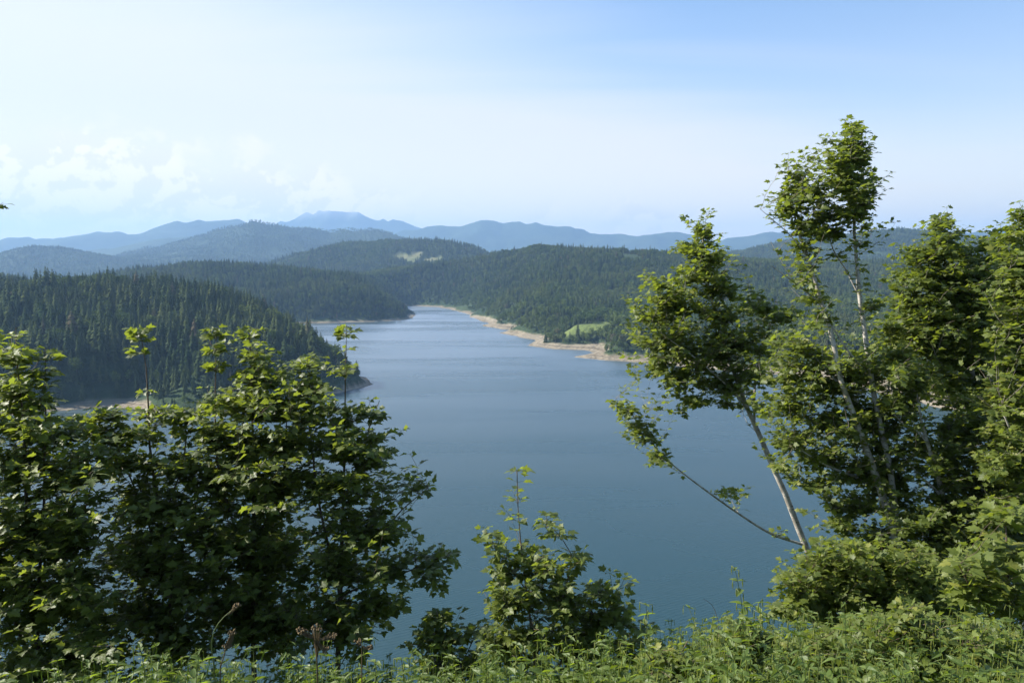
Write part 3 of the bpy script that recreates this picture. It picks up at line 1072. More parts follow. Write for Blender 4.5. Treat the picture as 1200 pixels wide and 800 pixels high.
D2 = 10.4
make_tree('maple_tree', 'tallest slender maple with forked white stems rising above the skyline', 'tree',
          [[(1066, 720, D2, .08), (1056, 660, D2, .072), (1040, 600, D2, .062), (1021, 540, D2, .054), (1002, 490, D2, .048), (983, 440, D2, .042), (972, 384, D2, .036), (952, 320, D2, .029), (937, 277, D2, .021), (930, 240, D2, .012), (926, 205, D2, .004)],
           [(1052, 640, D2, .06), (1046, 570, D2 + .1, .05), (1032, 500, D2 + .2, .045), (1019, 425, D2 + .2, .040), (1012, 375, D2 + .2, .036), (1005, 325, D2 + .2, .031), (1000, 270, D2 + .2, .024), (1000, 210, D2 + .2, .014), (1000, 150, D2 + .2, .004)],
           [(1004, 341, D2 + .2, .016), (990, 315, D2 + .2, .014), (975, 292, D2 + .1, .011), (968, 260, D2 + .1, .005)],
           [(958, 352, D2, .016), (935, 333, D2 - .1, .013), (906, 312, D2 - .2, .005)],
           [(946, 302, D2, .012), (925, 275, D2 - .1, .009), (890, 245, D2 - .2, .003)],
           [(930, 332, D2 - .1, .006), (915, 305, D2 - .2, .004), (903, 282, D2 - .2, .002)],
           [(1019, 443, D2 + .2, .018), (995, 412, D2, .016), (974, 380, D2, .012)]],
          [(1000, 152, 16, 14), (988, 172, 24, 20), (1010, 182, 20, 26), (975, 190, 16, 20), (1015, 215, 17, 26), (985, 215, 34, 30), (1000, 248, 30, 24), (960, 232, 28, 30), (940, 205, 16, 18), (925, 225, 18, 22),
           (922, 248, 16, 16), (948, 262, 30, 20), (975, 272, 24, 14), (1012, 285, 14, 8, 0, 1.2), (940, 290, 14, 14, 0, 1.4), (948, 328, 12, 20, 0, 1.8), (960, 350, 16, 14, 0, 1.6), (1018, 240, 12, 10), (942, 312, 14, 22, 0, 1.4), (958, 372, 16, 22, 0, 1.4), (1010, 318, 9, 18, 0, 1.0), (1022, 358, 14, 20, 0, 1.4), (985, 300, 14, 10, 0, 1.0)],
          leaf=0.085, cover=2.6, depth=0.8, singles=280, seed=2, tint=(0.0, 0.9))

D3 = 10.9
make_tree('maple_tree', 'broad bushy maple filling the gap below the forked stems', 'tree',
          [[(1075, 740, D3, .06), (1068, 690, D3, .055), (1052, 610, D3, .047), (1035, 540, D3, .040), (1010, 480, D3 - .2, .03), (975, 440, D3 - .3, .02), (945, 410, D3 - .3, .006)],
           [(1045, 580, D3, .035), (1010, 560, D3 - .3, .025), (970, 545, D3 - .5, .016), (930, 520, D3 - .6, .005)],
           [(1030, 530, D3, .03), (1035, 480, D3 + .2, .024), (1045, 430, D3 + .3, .016), (1040, 380, D3 + .3, .005)],
           [(1062, 660, D3, .03), (1020, 640, D3 - .3, .02), (985, 610, D3 - .4, .006)]],
          [(930, 405, 22, 16), (965, 420, 30, 20), (925, 440, 30, 28), (965, 450, 44, 30), (1010, 430, 44, 34), (1050, 420, 34, 34), (930, 480, 30, 24), (975, 495, 48, 30), (1020, 490, 44, 34), (1062, 480, 34, 34),
           (935, 520, 30, 22), (915, 545, 18, 12), (975, 540, 44, 26), (1025, 545, 40, 30), (960, 570, 30, 18), (1000, 585, 36, 24), (1050, 570, 34, 30), (985, 615, 24, 14), (1030, 625, 34, 24), (1045, 385, 16, 22, .4, 1.8), (912, 400, 14, 18, .3, 1.4), (905, 470, 14, 30, 0, 1.2), (1060, 640, 30, 26), (1000, 650, 34, 16), (1075, 520, 24, 30)],
          leaf=0.088, cover=2.3, depth=0.9, singles=280, seed=3, fill=1.1, tint=(0.1, 1.0))

D4 = 12.4
make_tree('maple_tree', 'dark dense maple crown behind the pale double stem on the right', 'tree',
          [[(1200, 720, D4, .085), (1184, 600, D4, .075), (1166, 520, D4, .064), (1152, 470, D4, .056), (1140, 440, D4, .050), (1124, 380, D4, .038), (1110, 320, D4, .024), (1101, 250, D4, .004)],
           [(1182, 590, D4, .05), (1172, 500, D4 - .2, .045), (1160, 438, D4 - .2, .038), (1150, 380, D4 - .1, .026), (1145, 320, D4, .006)]],
          [(1102, 262, 15, 14), (1098, 285, 24, 20), (1072, 300, 16, 16), (1128, 295, 18, 20), (1085, 325, 30, 28), (1125, 330, 34, 32), (1068, 355, 22, 22), (1100, 370, 42, 32), (1145, 365, 34, 36), (1075, 400, 34, 26),
           (1120, 415, 40, 34), (1155, 330, 18, 22), (1160, 410, 26, 34), (1095, 445, 34, 22), (1130, 455, 24, 18), (1160, 290, 12, 16), (1055, 380, 20, 24, 0, 1.8), (1175, 350, 24, 50), (1060, 330, 14, 16, 0, 1.6), (1150, 470, 34, 28)],
          leaf=0.095, cover=3.2, depth=1.2, singles=240, seed=4, fill=1.55, tint=(0.0, 0.55))

D5 = 9.6
make_tree('maple_tree', 'maple at the right edge with layered light green leaves', 'tree',
          [[(1222, 740, D5, .06), (1214, 600, D5, .05), (1206, 480, D5, .04), (1200, 380, D5, .028), (1196, 300, D5, .016), (1196, 245, D5, .004)],
           [(1212, 580, D5, .03), (1190, 520, D5 - .3, .02), (1170, 470, D5 - .4, .006)]],
          [(1196, 252, 10, 10), (1188, 275, 16, 16), (1180, 305, 18, 18), (1200, 320, 24, 30), (1178, 345, 20, 18), (1195, 375, 28, 28), (1170, 395, 16, 18), (1190, 425, 32, 28), (1180, 470, 34, 28), (1195, 510, 34, 30),
           (1172, 535, 28, 28), (1195, 570, 32, 30), (1170, 600, 28, 26), (1230, 450, 26, 90), (1225, 320, 20, 60)],
          leaf=0.085, cover=3.0, depth=0.9, singles=280, seed=5, fill=1.55, tint=(0.15, 1.0))

D6 = 10.1
make_tree('maple_tree', 'slim young maple with white forked branch between darker crowns', 'tree',
          [[(1125, 720, D6, .055), (1118, 650, D6, .048), (1104, 582, D6, .04), (1094, 545, D6, .034), (1087, 522, D6, .03), (1080, 495, D6, .022), (1076, 470, D6, .012), (1070, 440, D6, .004)],
           [(1086, 518, D6, .018), (1072, 502, D6, .015), (1060, 498, D6, .010), (1045, 480, D6, .004)],
           [(1104, 582, D6, .022), (1088, 566, D6, .018), (1078, 558, D6, .013), (1060, 535, D6, .004)]],
          [(1068, 445, 24, 16), (1050, 470, 20, 14, 0, 1.4), (1115, 560, 20, 24, .5, 1.6), (1130, 520, 24, 26, .6), (1120, 600, 40, 30), (1075, 610, 30, 26), (1100, 640, 40, 26), (1145, 570, 24, 34, .4), (1140, 630, 26, 26), (1070, 545, 14, 10, 0, 1.2), (1110, 500, 26, 20, .5, 1.6), (1150, 500, 26, 26, .5), (1120, 690, 44, 24), (1165, 660, 34, 30), (1185, 600, 26, 40), (1180, 545, 26, 34), (1110, 540, 20, 24)],
          leaf=0.085, cover=2.6, depth=0.9, singles=200, seed=6, fill=1.55, tint=(0.0, 0.6))

D7 = 8.6
make_tree('maple_shrub', 'low spreading maple shrub at the foot of the leaning trunk', 'shrub',
          [[(1010, 770, D7, .03), (1000, 720, D7, .025), (985, 690, D7, .016), (960, 665, D7, .005)], [(1004, 735, D7, .02), (1030, 690, D7, .014), (1050, 650, D7, .004)], [(1000, 720, D7, .016), (960, 700, D7 - .2, .01), (930, 690, D7 - .3, .004)]],
          [(955, 658, 30, 16), (930, 672, 18, 10), (975, 685, 40, 22), (1020, 670, 36, 24), (1050, 655, 30, 22), (1000, 640, 24, 10), (940, 695, 34, 16), (1010, 705, 50, 20), (1065, 690, 40, 26), (920, 712, 26, 10), (1090, 670, 24, 24), (960, 725, 36, 18), (1015, 732, 40, 18), (1070, 725, 40, 22), (1115, 715, 30, 24), (975, 640, 20, 10)],
          leaf=0.078, cover=3.2, depth=0.7, singles=260, seed=7, tint=(0.2, 1.0), bark=m_twig, fill=1.75, swell=1.24)

D8 = 5.6
make_tree('maple_shrub', 'large-leaved maple shrub at the lower right edge', 'shrub',
          [[(1195, 830, D8, .022), (1190, 740, D8, .018), (1178, 660, D8, .011), (1172, 590, D8, .004)], [(1192, 760, D8, .014), (1150, 700, D8 - .2, .009), (1125, 660, D8 - .3, .003)]],
          [(1172, 605, 26, 22), (1150, 650, 34, 24), (1188, 655, 24, 30), (1135, 690, 30, 18), (1175, 705, 36, 24), (1205, 690, 20, 40)],
          leaf=0.090, cover=2.2, depth=0.5, singles=200, seed=8, tint=(0.3, 0.95), bark=m_twig, fill=1.75, swell=1.24)

# low sunlit bushes that close the lower right corner
for k, (u, top, wd, d, lab) in enumerate(((872, 722, 44, 4.9, 'low bright bush at the foot of the tall nettle spike'),
                                          (958, 736, 56, 4.7, 'low bright bush below the spreading shrub and leaning trunk'),
                                          (1058, 706, 58, 4.6, 'low bright bush below the forked white stems'),
                                          (1155, 728, 56, 4.5, 'low bright bush in the lower right corner'),
                                          (780, 752, 40, 4.5, 'low bright bush under the open water between sapling and nettle spike'))):
    make_tree('low_bush', lab, 'bush',
              [[(u, 830, d, .008), (u, 780, d, .006), (u - 4, top + 10, d, .003)], [(u, 800, d, .006), (u - .6 * wd, 760, d - .1, .003)], [(u, 800, d, .006), (u + .6 * wd, 755, d + .1, .003)]],
              [(u, top + 14, .55 * wd, 14), (u - .5 * wd, top + 26, .5 * wd, 16), (u + .5 * wd, top + 24, .5 * wd, 16), (u, top + 44, .9 * wd, 22), (u - 10, top + 70, .9 * wd, 20, -.2)],
              leaf=0.050, cover=2.2, depth=0.4, singles=220, seed=30 + k, tint=(0.3, 1.0), bark=m_twig, fill=1.5, swell=1.25)

# ------------------------------------------------------------------ maples on the left
E1 = 6.6
make_tree('maple_shrub', 'dense dark maple thicket at the left edge with two leafy shoots', 'shrub',
          [[(45, 850, E1, .03), (40, 720, E1, .025), (32, 600, E1, .018), (24, 500, E1, .011), (20, 385, E1, .003)], [(40, 720, E1, .018), (52, 600, E1, .014), (54, 500, E1, .009), (52, 405, E1, .003)],
           [(42, 740, E1, .018), (90, 640, E1 - .2, .012), (112, 540, E1 - .2, .004)], [(44, 800, E1, .018), (-10, 650, E1, .012), (-30, 500, E1, .004)]],
          [(18, 392, 12, 8, 0, 2.), (14, 420, 18, 16), (52, 412, 10, 8, 0, 2.), (50, 438, 14, 18, 0, 2.), (56, 470, 12, 10, 0, 1.8), (18, 460, 26, 24), (30, 500, 44, 26), (85, 505, 30, 16, 0, 2.2), (20, 550, 50, 34), (90, 550, 36, 30), (20, 620, 56, 44), (80, 620, 44, 44),
           (30, 700, 60, 50), (90, 700, 44, 50), (40, 780, 70, 40), (110, 775, 40, 30), (-40, 520, 40, 80), (-50, 660, 50, 90)],
          leaf=0.078, cover=3.2, depth=0.9, singles=280, seed=11, tint=(0.0, 0.9), bark=m_twig, fill=1.75, swell=1.24)
E2 = 7.0
make_tree('maple_shrub', 'maple shrub with a lone tall shoot standing before the shaded bay', 'shrub',
          [[(202, 850, E2, .028), (198, 700, E2, .022), (186, 580, E2, .016), (176, 480, E2, .010), (170, 430, E2, .006), (165, 386, E2, .003)], [(196, 680, E2, .014), (160, 580, E2, .010), (128, 492, E2, .003)],
           [(190, 610, E2, .012), (216, 540, E2, .008), (220, 480, E2, .003)]],
          [(164, 390, 15, 6, 0, 2.6), (158, 412, 10, 5, 0, 2.), (173, 460, 8, 5, 0, 1.4), (130, 486, 30, 13), (88, 488, 26, 10), (112, 510, 24, 14), (195, 482, 22, 9), (232, 486, 22, 9), (160, 505, 34, 14, 0, 2.2), (208, 492, 24, 12), (150, 540, 40, 20, 0, 2.2), (205, 545, 40, 24), (160, 590, 48, 30), (210, 600, 44, 34), (150, 650, 48, 36),
           (205, 670, 50, 40), (160, 720, 50, 36), (210, 745, 50, 36)],
          leaf=0.075, cover=2.5, depth=0.8, singles=280, seed=12, tint=(0.0, 0.85), bark=m_twig, fill=1.75, swell=1.24)
E3 = 7.2
make_tree('maple_shrub', 'maple shrub with a pair of tall thin shoots against the shaded spruces', 'shrub',
          [[(300, 850, E3, .032), (298, 700, E3, .026), (296, 580, E3, .019), (295, 480, E3, .011), (292, 385, E3, .003)], [(298, 690, E3, .018), (262, 580, E3, .014), (252, 500, E3, .009), (253, 384, E3, .003)],
           [(297, 640, E3, .015), (330, 560, E3, .011), (335, 470, E3, .004)], [(298, 720, E3, .014), (240, 650, E3 - .2, .010), (225, 560, E3 - .2, .004)]],
          [(253, 390, 18, 6, 0, 2.2), (252, 408, 14, 5, 0, 2.), (253, 428, 16, 6, 0, 2.), (292, 390, 14, 8, 0, 2.4), (300, 412, 18, 12), (290, 440, 24, 12), (325, 440, 24, 16), (270, 470, 36, 18), (320, 475, 40, 24), (250, 505, 36, 20), (300, 520, 50, 30), (345, 515, 34, 26), (255, 560, 46, 34),
           (320, 575, 52, 38), (260, 630, 52, 42), (325, 650, 52, 44), (265, 710, 54, 40), (330, 725, 54, 40)],
          leaf=0.075, cover=2.9, depth=0.9, singles=290, seed=13, tint=(0.0, 0.85), bark=m_twig, fill=1.75, swell=1.24)
E4 = 7.0
make_tree('maple_shrub', 'maple shrub with a thin shoot at the wooded point and branches reaching over the water', 'shrub',
          [[(395, 850, E4, .032), (398, 720, E4, .026), (402, 600, E4, .018), (404, 500, E4, .010), (406, 440, E4, .006), (405, 380, E4, .003)], [(398, 700, E4, .016), (372, 580, E4, .012), (364, 500, E4, .008), (362, 420, E4, .003)],
           [(401, 650, E4, .013), (440, 630, E4 - .1, .010), (470, 600, E4 - .2, .007), (500, 573, E4 - .2, .003)], [(399, 700, E4, .013), (450, 680, E4 - .1, .010), (490, 665, E4 - .1, .007), (525, 650, E4 - .1, .003)],
           [(403, 590, E4, .012), (425, 530, E4, .008), (445, 470, E4, .003)]],
          [(405, 384, 13, 6, 0, 2.2), (406, 408, 9, 4, 0, 1.6), (405, 432, 12, 8, 0, 1.8), (362, 425, 16, 10), (365, 450, 24, 14), (378, 480, 34, 20), (432, 468, 10, 5, 0, 1.2), (428, 486, 24, 12), (440, 512, 24, 12, 0, 1.8), (395, 520, 42, 26), (440, 535, 26, 22), (385, 570, 46, 32), (440, 575, 26, 18, 0, 1.8),
           (482, 563, 18, 8, -.1, 2.), (503, 574, 10, 4, -.1, 2.), (420, 615, 44, 28), (460, 625, 26, 18, 0, 1.6), (390, 660, 48, 38), (450, 665, 30, 22, 0, 2.2), (500, 652, 24, 12, 0, 2.2), (523, 648, 12, 9, 0, 2.2), (505, 680, 20, 10, 0, 2.), (400, 725, 48, 34), (450, 710, 26, 24)],
          leaf=0.075, cover=2.6, depth=0.9, singles=290, seed=14, tint=(0.0, 0.9), bark=m_twig, fill=1.75, swell=1.24)
E5 = 6.2
make_tree('maple_sapling', 'small dark maple sapling low between the thicket and the upright sapling', 'sapling',
          [[(528, 850, E5, .012), (524, 780, E5, .010), (518, 735, E5, .006), (512, 712, E5, .003)], [(526, 800, E5, .008), (548, 765, E5, .005), (562, 735, E5, .002)]],
          [(512, 722, 24, 9, 0, 2.4), (500, 745, 22, 12, 0, 2.2), (530, 745, 16, 14), (560, 740, 14, 14, 0, 2.), (520, 775, 32, 18, 0, 2.4), (560, 775, 20, 14, 0, 2.)],
          leaf=0.075, cover=2.4, depth=0.4, singles=150, seed=15, tint=(0.0, 0.5), bark=m_twig, fill=1.75, swell=1.24)
E6 = 5.8
make_tree('maple_sapling', 'upright maple sapling with a single tall leader in front of open water', 'sapling',
          [[(632, 850, E6, .016), (624, 760, E6, .013), (614, 680, E6, .010), (608, 630, E6, .006), (605, 590, E6, .004), (604, 552, E6, .0025)], [(626, 770, E6, .011), (655, 710, E6, .008), (668, 650, E6, .005), (640, 614, E6, .002)],
           [(630, 800, E6, .011), (690, 740, E6, .008), (715, 700, E6, .003)], [(616, 690, E6, .007), (592, 660, E6, .005), (572, 625, E6, .002)], [(628, 790, E6, .009), (600, 740, E6, .006), (588, 690, E6, .003)]],
          [(605, 552, 8, 5, 0, 2.6), (603, 575, 7, 5, 0, 2.2), (605, 596, 11, 3, 0, 1.8), (607, 614, 9, 4, 0, 1.8), (570, 628, 16, 8, 0, 2.2), (580, 648, 18, 8, 0, 2.), (640, 610, 8, 6, 0, 2.), (655, 625, 16, 8, 0, 2.), (622, 645, 22, 10, 0, 2.2), (590, 670, 24, 12, 0, 2.2), (640, 665, 30, 16, 0, 2.2), (680, 650, 14, 10, 0, 2.),
           (608, 705, 36, 20), (660, 700, 34, 22), (700, 690, 22, 16, 0, 2.2), (735, 682, 12, 5, 0, 2.), (690, 725, 30, 18), (728, 718, 14, 14, 0, 2.), (620, 745, 44, 22), (670, 750, 40, 22), (725, 755, 28, 18), (575, 745, 26, 22, 0, 1.8), (585, 710, 18, 14, 0, 1.6), (755, 735, 16, 12, 0, 1.6)],
          leaf=0.068, cover=2.5, depth=0.45, singles=280, seed=16, tint=(0.1, 0.9), bark=m_twig, fill=1.2, swell=1.42)

D9 = 9.6  # twig tip shows; unseen crown placed to shade the lower left shrubs
make_tree('maple_tree', 'tree outside the left edge whose twig tip enters the sky', 'tree',
          [[(-260, 800, D9, .11), (-255, 500, D9, .09), (-240, 330, D9, .06), (-220, 200, D9, .03), (-210, 110, D9, .005)], [(-245, 400, D9, .04), (-140, 330, D9, .025), (-50, 265, D9, .01), (2, 238, D9, .003)],
           [(-250, 450, D9, .04), (-330, 350, D9 + .3, .025), (-390, 250, D9 + .3, .004)]],
          [(-1, 240, 3, 5, 0, 2.0), (-60, 275, 26, 24), (-150, 270, 70, 60), (-170, 180, 60, 50), (-240, 330, 90, 70), (-290, 220, 90, 70), (-150, 380, 80, 50), (-350, 330, 70, 60), (-230, 130, 60, 40), (-270, 440, 90, 60), (-150, 470, 50, 60)],
          leaf=0.11, cover=2.6, depth=2.2, singles=8, seed=17, tint=(0.0, 0.5), fill=1.6, swell=0.95)

# ------------------------------------------------------------------ herbs along the bottom
def lance(L, W, fold, droop, teeth=True):
    ys = np.array([0, .12, .28, .45, .62, .8, 1.0])
    ws = np.array([.05, .75, 1.0, .86, .62, .34, 0.0]) * W * .5
    V = [(0, y * L, -droop * L * y * y) for y in ys]
    n = len(ys)
    for s in (-1, 1):
        for y, w_ in zip(ys, ws):
            V.append((s * w_, y * L, fold * w_ - droop * L * y * y))
    F = []
    for i in range(n - 1):
        F += [(i, n + i, n + i + 1), (i, n + i + 1, i + 1), (i, i + 1, 2 * n + i + 1), (i, 2 * n + i + 1, 2 * n + i)]
    return np.array(V), np.array(F)


herb_leaf_meshes = []
for k, (W, f, d) in enumerate(((.48, .5, .35), (.42, .3, .55), (.5, .6, .2), (.16, .4, .4), (.14, .6, .7))):
    V, F = lance(1.0, W, f, d)
    m_ = mesh_from('leaf', V, F, [m_herb])
    point_attr(m_, 'tint', np.full(len(V), (.2, .5, .75, .4, .6)[k]))
    herb_leaf_meshes.append((m_, V, F))


def herb_plan(kind, r):
    """Stem path, leaf transforms and flower strings of one herb, base at the origin."""
    H = r.uniform(.62, 1.0)
    lean = r.normal(size=2) * .10
    n = 9
    tt = np.linspace(0, 1, n)
    path = np.stack([lean[0] * tt ** 2 * H, lean[1] * tt ** 2 * H, H * tt], 1)
    leaves, strings = [], []
    nodes = 10 if kind == 'nettle' else 16
    a0 = r.uniform(0, 6.28)
    for q in range(nodes):
        f = .18 + .80 * q / (nodes - 1)
        p = np.array([np.interp(f, tt, path[:, i]) for i in range(3)])
        if kind == 'nettle':
            L = (.088 * (1 - .5 * f ** 3)) * r.uniform(.8, 1.25)
            angs = (a0 + q * math.pi / 2, a0 + q * math.pi / 2 + math.pi)
            vi = int(r.integers(0, 3))
        else:
            L = (.12 * (1 - .55 * f ** 2)) * r.uniform(.8, 1.2)
            angs = (a0 + q * 2.4,)
            vi = 3 + int(r.integers(0, 2))
        for a in angs:
            y = np.array([math.cos(a), math.sin(a), r.uniform(.05, .55)])
            y /= np.linalg.norm(y)
            z = np.array([0, 0, 1.0]) + .25 * r.normal(size=3)
            x = np.cross(y, z)
            x /= np.linalg.norm(x)
            z = np.cross(x, y)
            leaves.append((vi, p, x * L, y * L, z * L))
        if kind == 'nettle' and f > .62:
            for a in angs:
                a = a + .8
                e = p + np.array([math.cos(a) * .035, math.sin(a) * .035, .01])
                strings.append(np.array([p, e, e + [0, 0, -.03], e + [.003, 0, -.055]]))
    return path, leaves, strings


def herb_joined(kind, seed):
    r = np.random.default_rng(seed)
    path, leaves, strings = herb_plan(kind, r)
    sv, sf = tube_arrays(path, np.linspace(.0035, .0012, len(path)), 4)
    V, F, FM, T = [sv], [tuple(x) for x in sf.tolist()], [1] * len(sf), [np.zeros(len(sv))]
    o = len(sv)
    for vi, p, x, y, z in leaves:
        _, lv_, lf = herb_leaf_meshes[vi]
        V.append(p + lv_[:, :1] * x + lv_[:, 1:2] * y + lv_[:, 2:3] * z)
        F += [tuple(a) for a in (lf + o).tolist()]
        FM += [0] * len(lf)
        T.append(np.full(len(lv_), r.random()))
        o += len(lv_)
    for s in strings:
        v_, f_ = tube_arrays(s, [.001, .002, .003, .001], 3)
        V.append(v_)
        F += [tuple(a) for a in (f_ + o).tolist()]
        FM += [0] * len(f_)
        T.append(np.full(len(v_), .95))
        o += len(v_)
    me = mesh_from('herb', np.vstack(V), F, [m_herb, m_stalk], face_mats=FM)
    point_attr(me, 'tint', np.concatenate(T))
    return me


HERBS = [herb_joined('nettle', s) for s in (51, 52, 53, 54, 55)] + [herb_joined('willowherb', s) for s in (61, 62)]


def blade_tuft(seed):
    r = np.random.default_rng(seed)
    V, F = [], []
    for k in range(26):
        a, L = r.uniform(0, 6.28), r.uniform(.25, .6)
        b = np.array([r.normal() * .05, r.normal() * .05, 0])
        o_ = np.array([math.cos(a), math.sin(a), 0])
        s_ = np.array([-math.sin(a), math.cos(a), 0]) * .004
        i0 = len(V)
        for f in (0, .4, .75):
            c_ = b + o_ * L * .55 * f * f + np.array([0, 0, L * (f - .35 * f ** 3)])
            V += [c_ - s_ * (1 - .5 * f), c_ + s_ * (1 - .5 * f)]
        V.append(b + o_ * L * .6 + np.array([0, 0, L * .66]))
        F += [(i0, i0 + 1, i0 + 3), (i0, i0 + 3, i0 + 2), (i0 + 2, i0 + 3, i0 + 5), (i0 + 2, i0 + 5, i0 + 4), (i0 + 4, i0 + 5, i0 + 6)]
    me = mesh_from('grass_tuft', np.array(V), F, [m_herb])
    point_attr(me, 'tint', np.repeat(r.random(26), 7))
    return me




def leafy_tuft(seed):
    r = np.random.default_rng(seed)
    V, F, T, o = [], [], [], 0
    for k in range(64):
        a, b = r.uniform(0, 6.28), r.uniform(.15, 1.0)
        rr = .34 * r.random() ** .5
        p = np.array([math.cos(a) * rr, math.sin(a) * rr, .70 * r.random() ** .6 * (1 - 1.2 * rr)])
        y = np.array([math.cos(a) + .6 * r.normal(), math.sin(a) + .6 * r.normal(), r.uniform(-.3, .6)])
        y /= np.linalg.norm(y)
        z = np.array([0, 0, 1.0]) + .4 * r.normal(size=3)
        x = np.cross(y, z)
        x /= np.linalg.norm(x)
        z = np.cross(x, y)
        L = r.uniform(.04, .105)
        _, lv_, lf = herb_leaf_meshes[int(r.integers(0, 3))]
        V.append(p + L * (1.25 * lv_[:, :1] * x + lv_[:, 1:2] * y + lv_[:, 2:3] * z))
        F.append(lf + o)
        T.append(np.full(len(lv_), r.random()))
        o += len(lv_)
    me = mesh_from('leafy_tuft', np.vstack(V), np.vstack(F), [m_herb])
    point_attr(me, 'tint', np.concatenate(T))
    return me


HERBS += [blade_tuft(71), blade_tuft(72), leafy_tuft(81), leafy_tuft(82), leafy_tuft(83)]


def herb_top_line(u):
    """Height in the frame that the herb layer reaches."""
    return np.interp(u, [0, 60, 110, 250, 300, 380, 470, 560, 640, 740, 770, 800, 830, 870, 920, 1000, 1100, 1200], [815, 800, 778, 772, 778, 772, 778, 768, 750, 742, 742, 742, 730, 716, 716, 712, 716, 712])


n = 6000
hx = rng.uniform(-4.6, 4.9, n)
hy = rng.uniform(2.1, 6.4, n)
hz, _ = ground(hx, hy)
sc_ = rng.uniform(.6, 1.0, n)
line = herb_top_line(project(np.stack([hx, hy, hz], 1))[0]) + rng.uniform(-8, 14, n) + 34 * fbm(hx, hy, .7, 2, 444)
# plants whose tips would stand above the line root lower down the bank
uu, vv, dd_ = project(np.stack([hx, hy, hz + .98 * sc_], 1))
sink = np.clip((line - vv) * dd_ / FPX, 0, .7)
hz = hz - sink
uu, vv, _ = project(np.stack([hx, hy, hz + .98 * sc_], 1))
ok = (sink < .62) & (uu > -80) & (uu < 1280)
hvar = rng.choice(len(HERBS), n, p=[.09, .09, .09, .09, .09, .03, .03, .025, .025, .15, .15, .14])
hrot = np.stack([rng.normal(0, .12, n), rng.normal(0, .12, n), rng.uniform(0, 6.28, n)], 1)
instancer('ground_cover', 'tangle of nettles, herbs and grass along the edge of the slope', 'undergrowth', HERBS, ok, np.stack([hx, hy, hz], 1), hrot, np.repeat(sc_[:, None], 3, 1), hvar)


def herb_thing(name, label, category, kind, u, v_top, d, seed, group=None):
    r = np.random.default_rng(seed)
    path, leaves, strings = herb_plan(kind, r)
    topw = at(u, v_top, d)
    gz, _ = ground(topw[None, 0], topw[None, 1])
    s = (topw[2] - gz[0]) / path[-1, 2]
    e = link(name, None, label=label, category=category, group=group)
    e.location = (topw[0] - path[-1, 0] * s, topw[1] - path[-1, 1] * s, gz[0])
    e.empty_display_size = .1
    ls_ = min(1.25, max(.8, s))
    sv, sf = tube_arrays(path * s, np.linspace(.0042, .0014, len(path)), 5)
    link('stem', mesh_from('stem', sv, sf, [m_stalk], smooth=True), e)
    for vi, p, x, y, z in leaves:
        o = link('leaf', herb_leaf_meshes[vi][0], e)
        M = Matrix.Identity(4)
        for a in range(3):
            M[a][0], M[a][1], M[a][2], M[a][3] = x[a] * ls_, y[a] * ls_, z[a] * ls_, p[a] * s
        o.matrix_basis = M
    if strings:
        V, F, o_ = [], [], 0
        for q in strings:
            v_, f_ = tube_arrays((q - q[0]) * 1.1 + q[0] * s, [.0015, .003, .004, .001], 4)
            V.append(v_)
            F.append(f_ + o_)
            o_ += len(v_)
        me_ = mesh_from('flower_strings', np.vstack(V), np.vstack(F), [m_herb])
        point_attr(me_, 'tint', np.full(o_, .97))
        link('flower_strings', me_, e, kind='stuff')
    return e


herb_thing('nettle', 'tall nettle spike standing alone against the water', 'nettle', 'nettle', 861, 664, 5.0, 301)
herb_thing('nettle', 'pale nettle spike beside the upright sapling', 'nettle', 'nettle', 757, 706, 4.6, 302)
herb_thing('nettle', 'shorter nettle just right of the tall spike', 'nettle', 'nettle', 891, 703, 4.8, 303)
herb_thing('willowherb', 'herb with long narrow leaves below the dark thicket', 'herb', 'willowherb', 346, 752, 3.9, 304)
for k, (u, v, d) in enumerate([(130, 770, 3.6), (166, 764, 3.9), (188, 766, 3.8), (224, 764, 3.7), (240, 770, 3.5), (440, 772, 3.8), (500, 778, 3.9), (470, 770, 4.0), (570, 766, 4.1), (610, 758, 4.1), (655, 752, 4.2), (700, 748, 4.3), (735, 752, 4.2),
                               (800, 742, 4.6), (835, 728, 4.6), (920, 722, 4.6), (950, 718, 4.4), (990, 722, 4.4), (1030, 720, 4.3), (1075, 722, 4.4), (1110, 722, 4.3), (1150, 724, 4.2), (1180, 726, 4.2), (860, 760, 3.6), (960, 765, 3.4), (1060, 762, 3.4), (1150, 765, 3.3)]):
    herb_thing('nettle', 'leafy nettle top among the bright herbs along the bottom edge', 'nettle', 'nettle', u, v, d, 320 + k, 'nettle tops along the bottom edge')


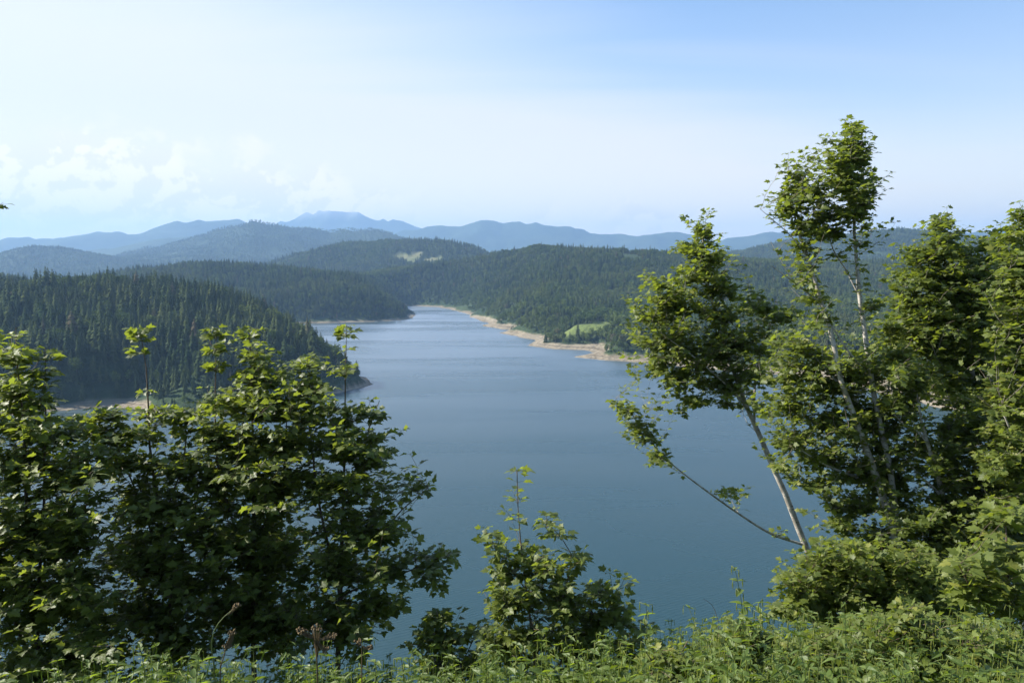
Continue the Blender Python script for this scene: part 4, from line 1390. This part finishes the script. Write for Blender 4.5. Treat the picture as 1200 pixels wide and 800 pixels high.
def stalk_plant(name, label, pts, heads, mat, d, seed):
    r = np.random.default_rng(seed)
    P = np.array([np.append(at(u, v, d), rad) for u, v, rad in pts])
    gz, _ = ground(P[:1, 0], P[:1, 1])
    P = np.vstack([[P[0, 0], P[0, 1], gz[0] - .02, P[0, 3]], P])
    C = catmull(P, .04)
    base = np.array([P[0, 0], P[0, 1], gz[0]])
    e = link(name, None, label=label, category='herb')
    e.location = base
    v_, f_ = tube_arrays(C[:, :3] - base, np.maximum(C[:, 3], .001), 5)
    link('stem', mesh_from('stem', v_, f_, [mat], smooth=True), e)
    for (u, v, rr, nn) in heads:
        c0 = at(u, v, d) - base
        V, F, o_ = [], [], 0
        root = (C[-1, :3] if abs(u - pts[-1][0]) > 3 else C[max(0, len(C) - 4), :3]) - base
        for q in range(nn):
            dirq = r.normal(size=3)
            dirq[2] = abs(dirq[2]) * .5
            p = c0 + dirq / np.linalg.norm(dirq) * rr * r.random() ** .5
            a_, b_ = tube_arrays([root, .5 * (root + p) + [0, 0, -.01], p], [.0012, .001, .001], 3)
            V.append(a_)
            F += [tuple(x) for x in (b_ + o_).tolist()]
            o_ += len(a_)
            s = r.uniform(.004, .009)
            oc = np.array([(1, 0, 0), (-1, 0, 0), (0, 1, 0), (0, -1, 0), (0, 0, 1), (0, 0, -1)]) * s * r.uniform(.6, 1.3, (6, 1)) + p
            V.append(oc)
            F += [tuple(o_ + np.array(x)) for x in ((0, 2, 4), (2, 1, 4), (1, 3, 4), (3, 0, 4), (2, 0, 5), (1, 2, 5), (3, 1, 5), (0, 3, 5))]
            o_ += 6
        link('seed_head', mesh_from('seed_head', np.vstack(V), [tuple(int(i) for i in f) for f in F], [m_dry]), e)
    return e


stalk_plant('dry_umbel', 'brown withered flower heads in front of the dark thicket', [(372, 800, .004), (371, 770, .003), (370, 748, .002)], [(354, 740, .03, 26), (371, 737, .03, 26), (390, 746, .03, 26), (380, 762, .03, 20)], m_dry, 3.9, 401)
stalk_plant('dry_umbel', 'smaller withered flower head right of the brown ones', [(424, 800, .004), (424, 775, .003), (424, 756, .002)], [(420, 752, .025, 22), (432, 759, .025, 20)], m_dry, 4.0, 402)
stalk_plant('seeding_grass', 'arching pale stalk above the nettles at lower left', [(252, 800, .003), (248, 752, .003), (256, 730, .0025), (270, 716, .002), (279, 710, .0015)], [(278, 711, .02, 24)], m_stalk, 3.8, 403)
stalk_plant('dry_umbel', 'brown drooping seed stalk beside the arching pale stalk', [(258, 800, .003), (262, 770, .003), (268, 748, .0025), (276, 736, .002)], [(272, 742, .02, 30), (266, 758, .02, 26)], m_dry, 3.8, 404)
stalk_plant('seeding_grass', 'thin pale grass stalk bent over the water near the tall nettle', [(842, 745, .002), (840, 722, .0017), (834, 708, .0014), (824, 701, .001)], [], m_dry, 4.8, 405)
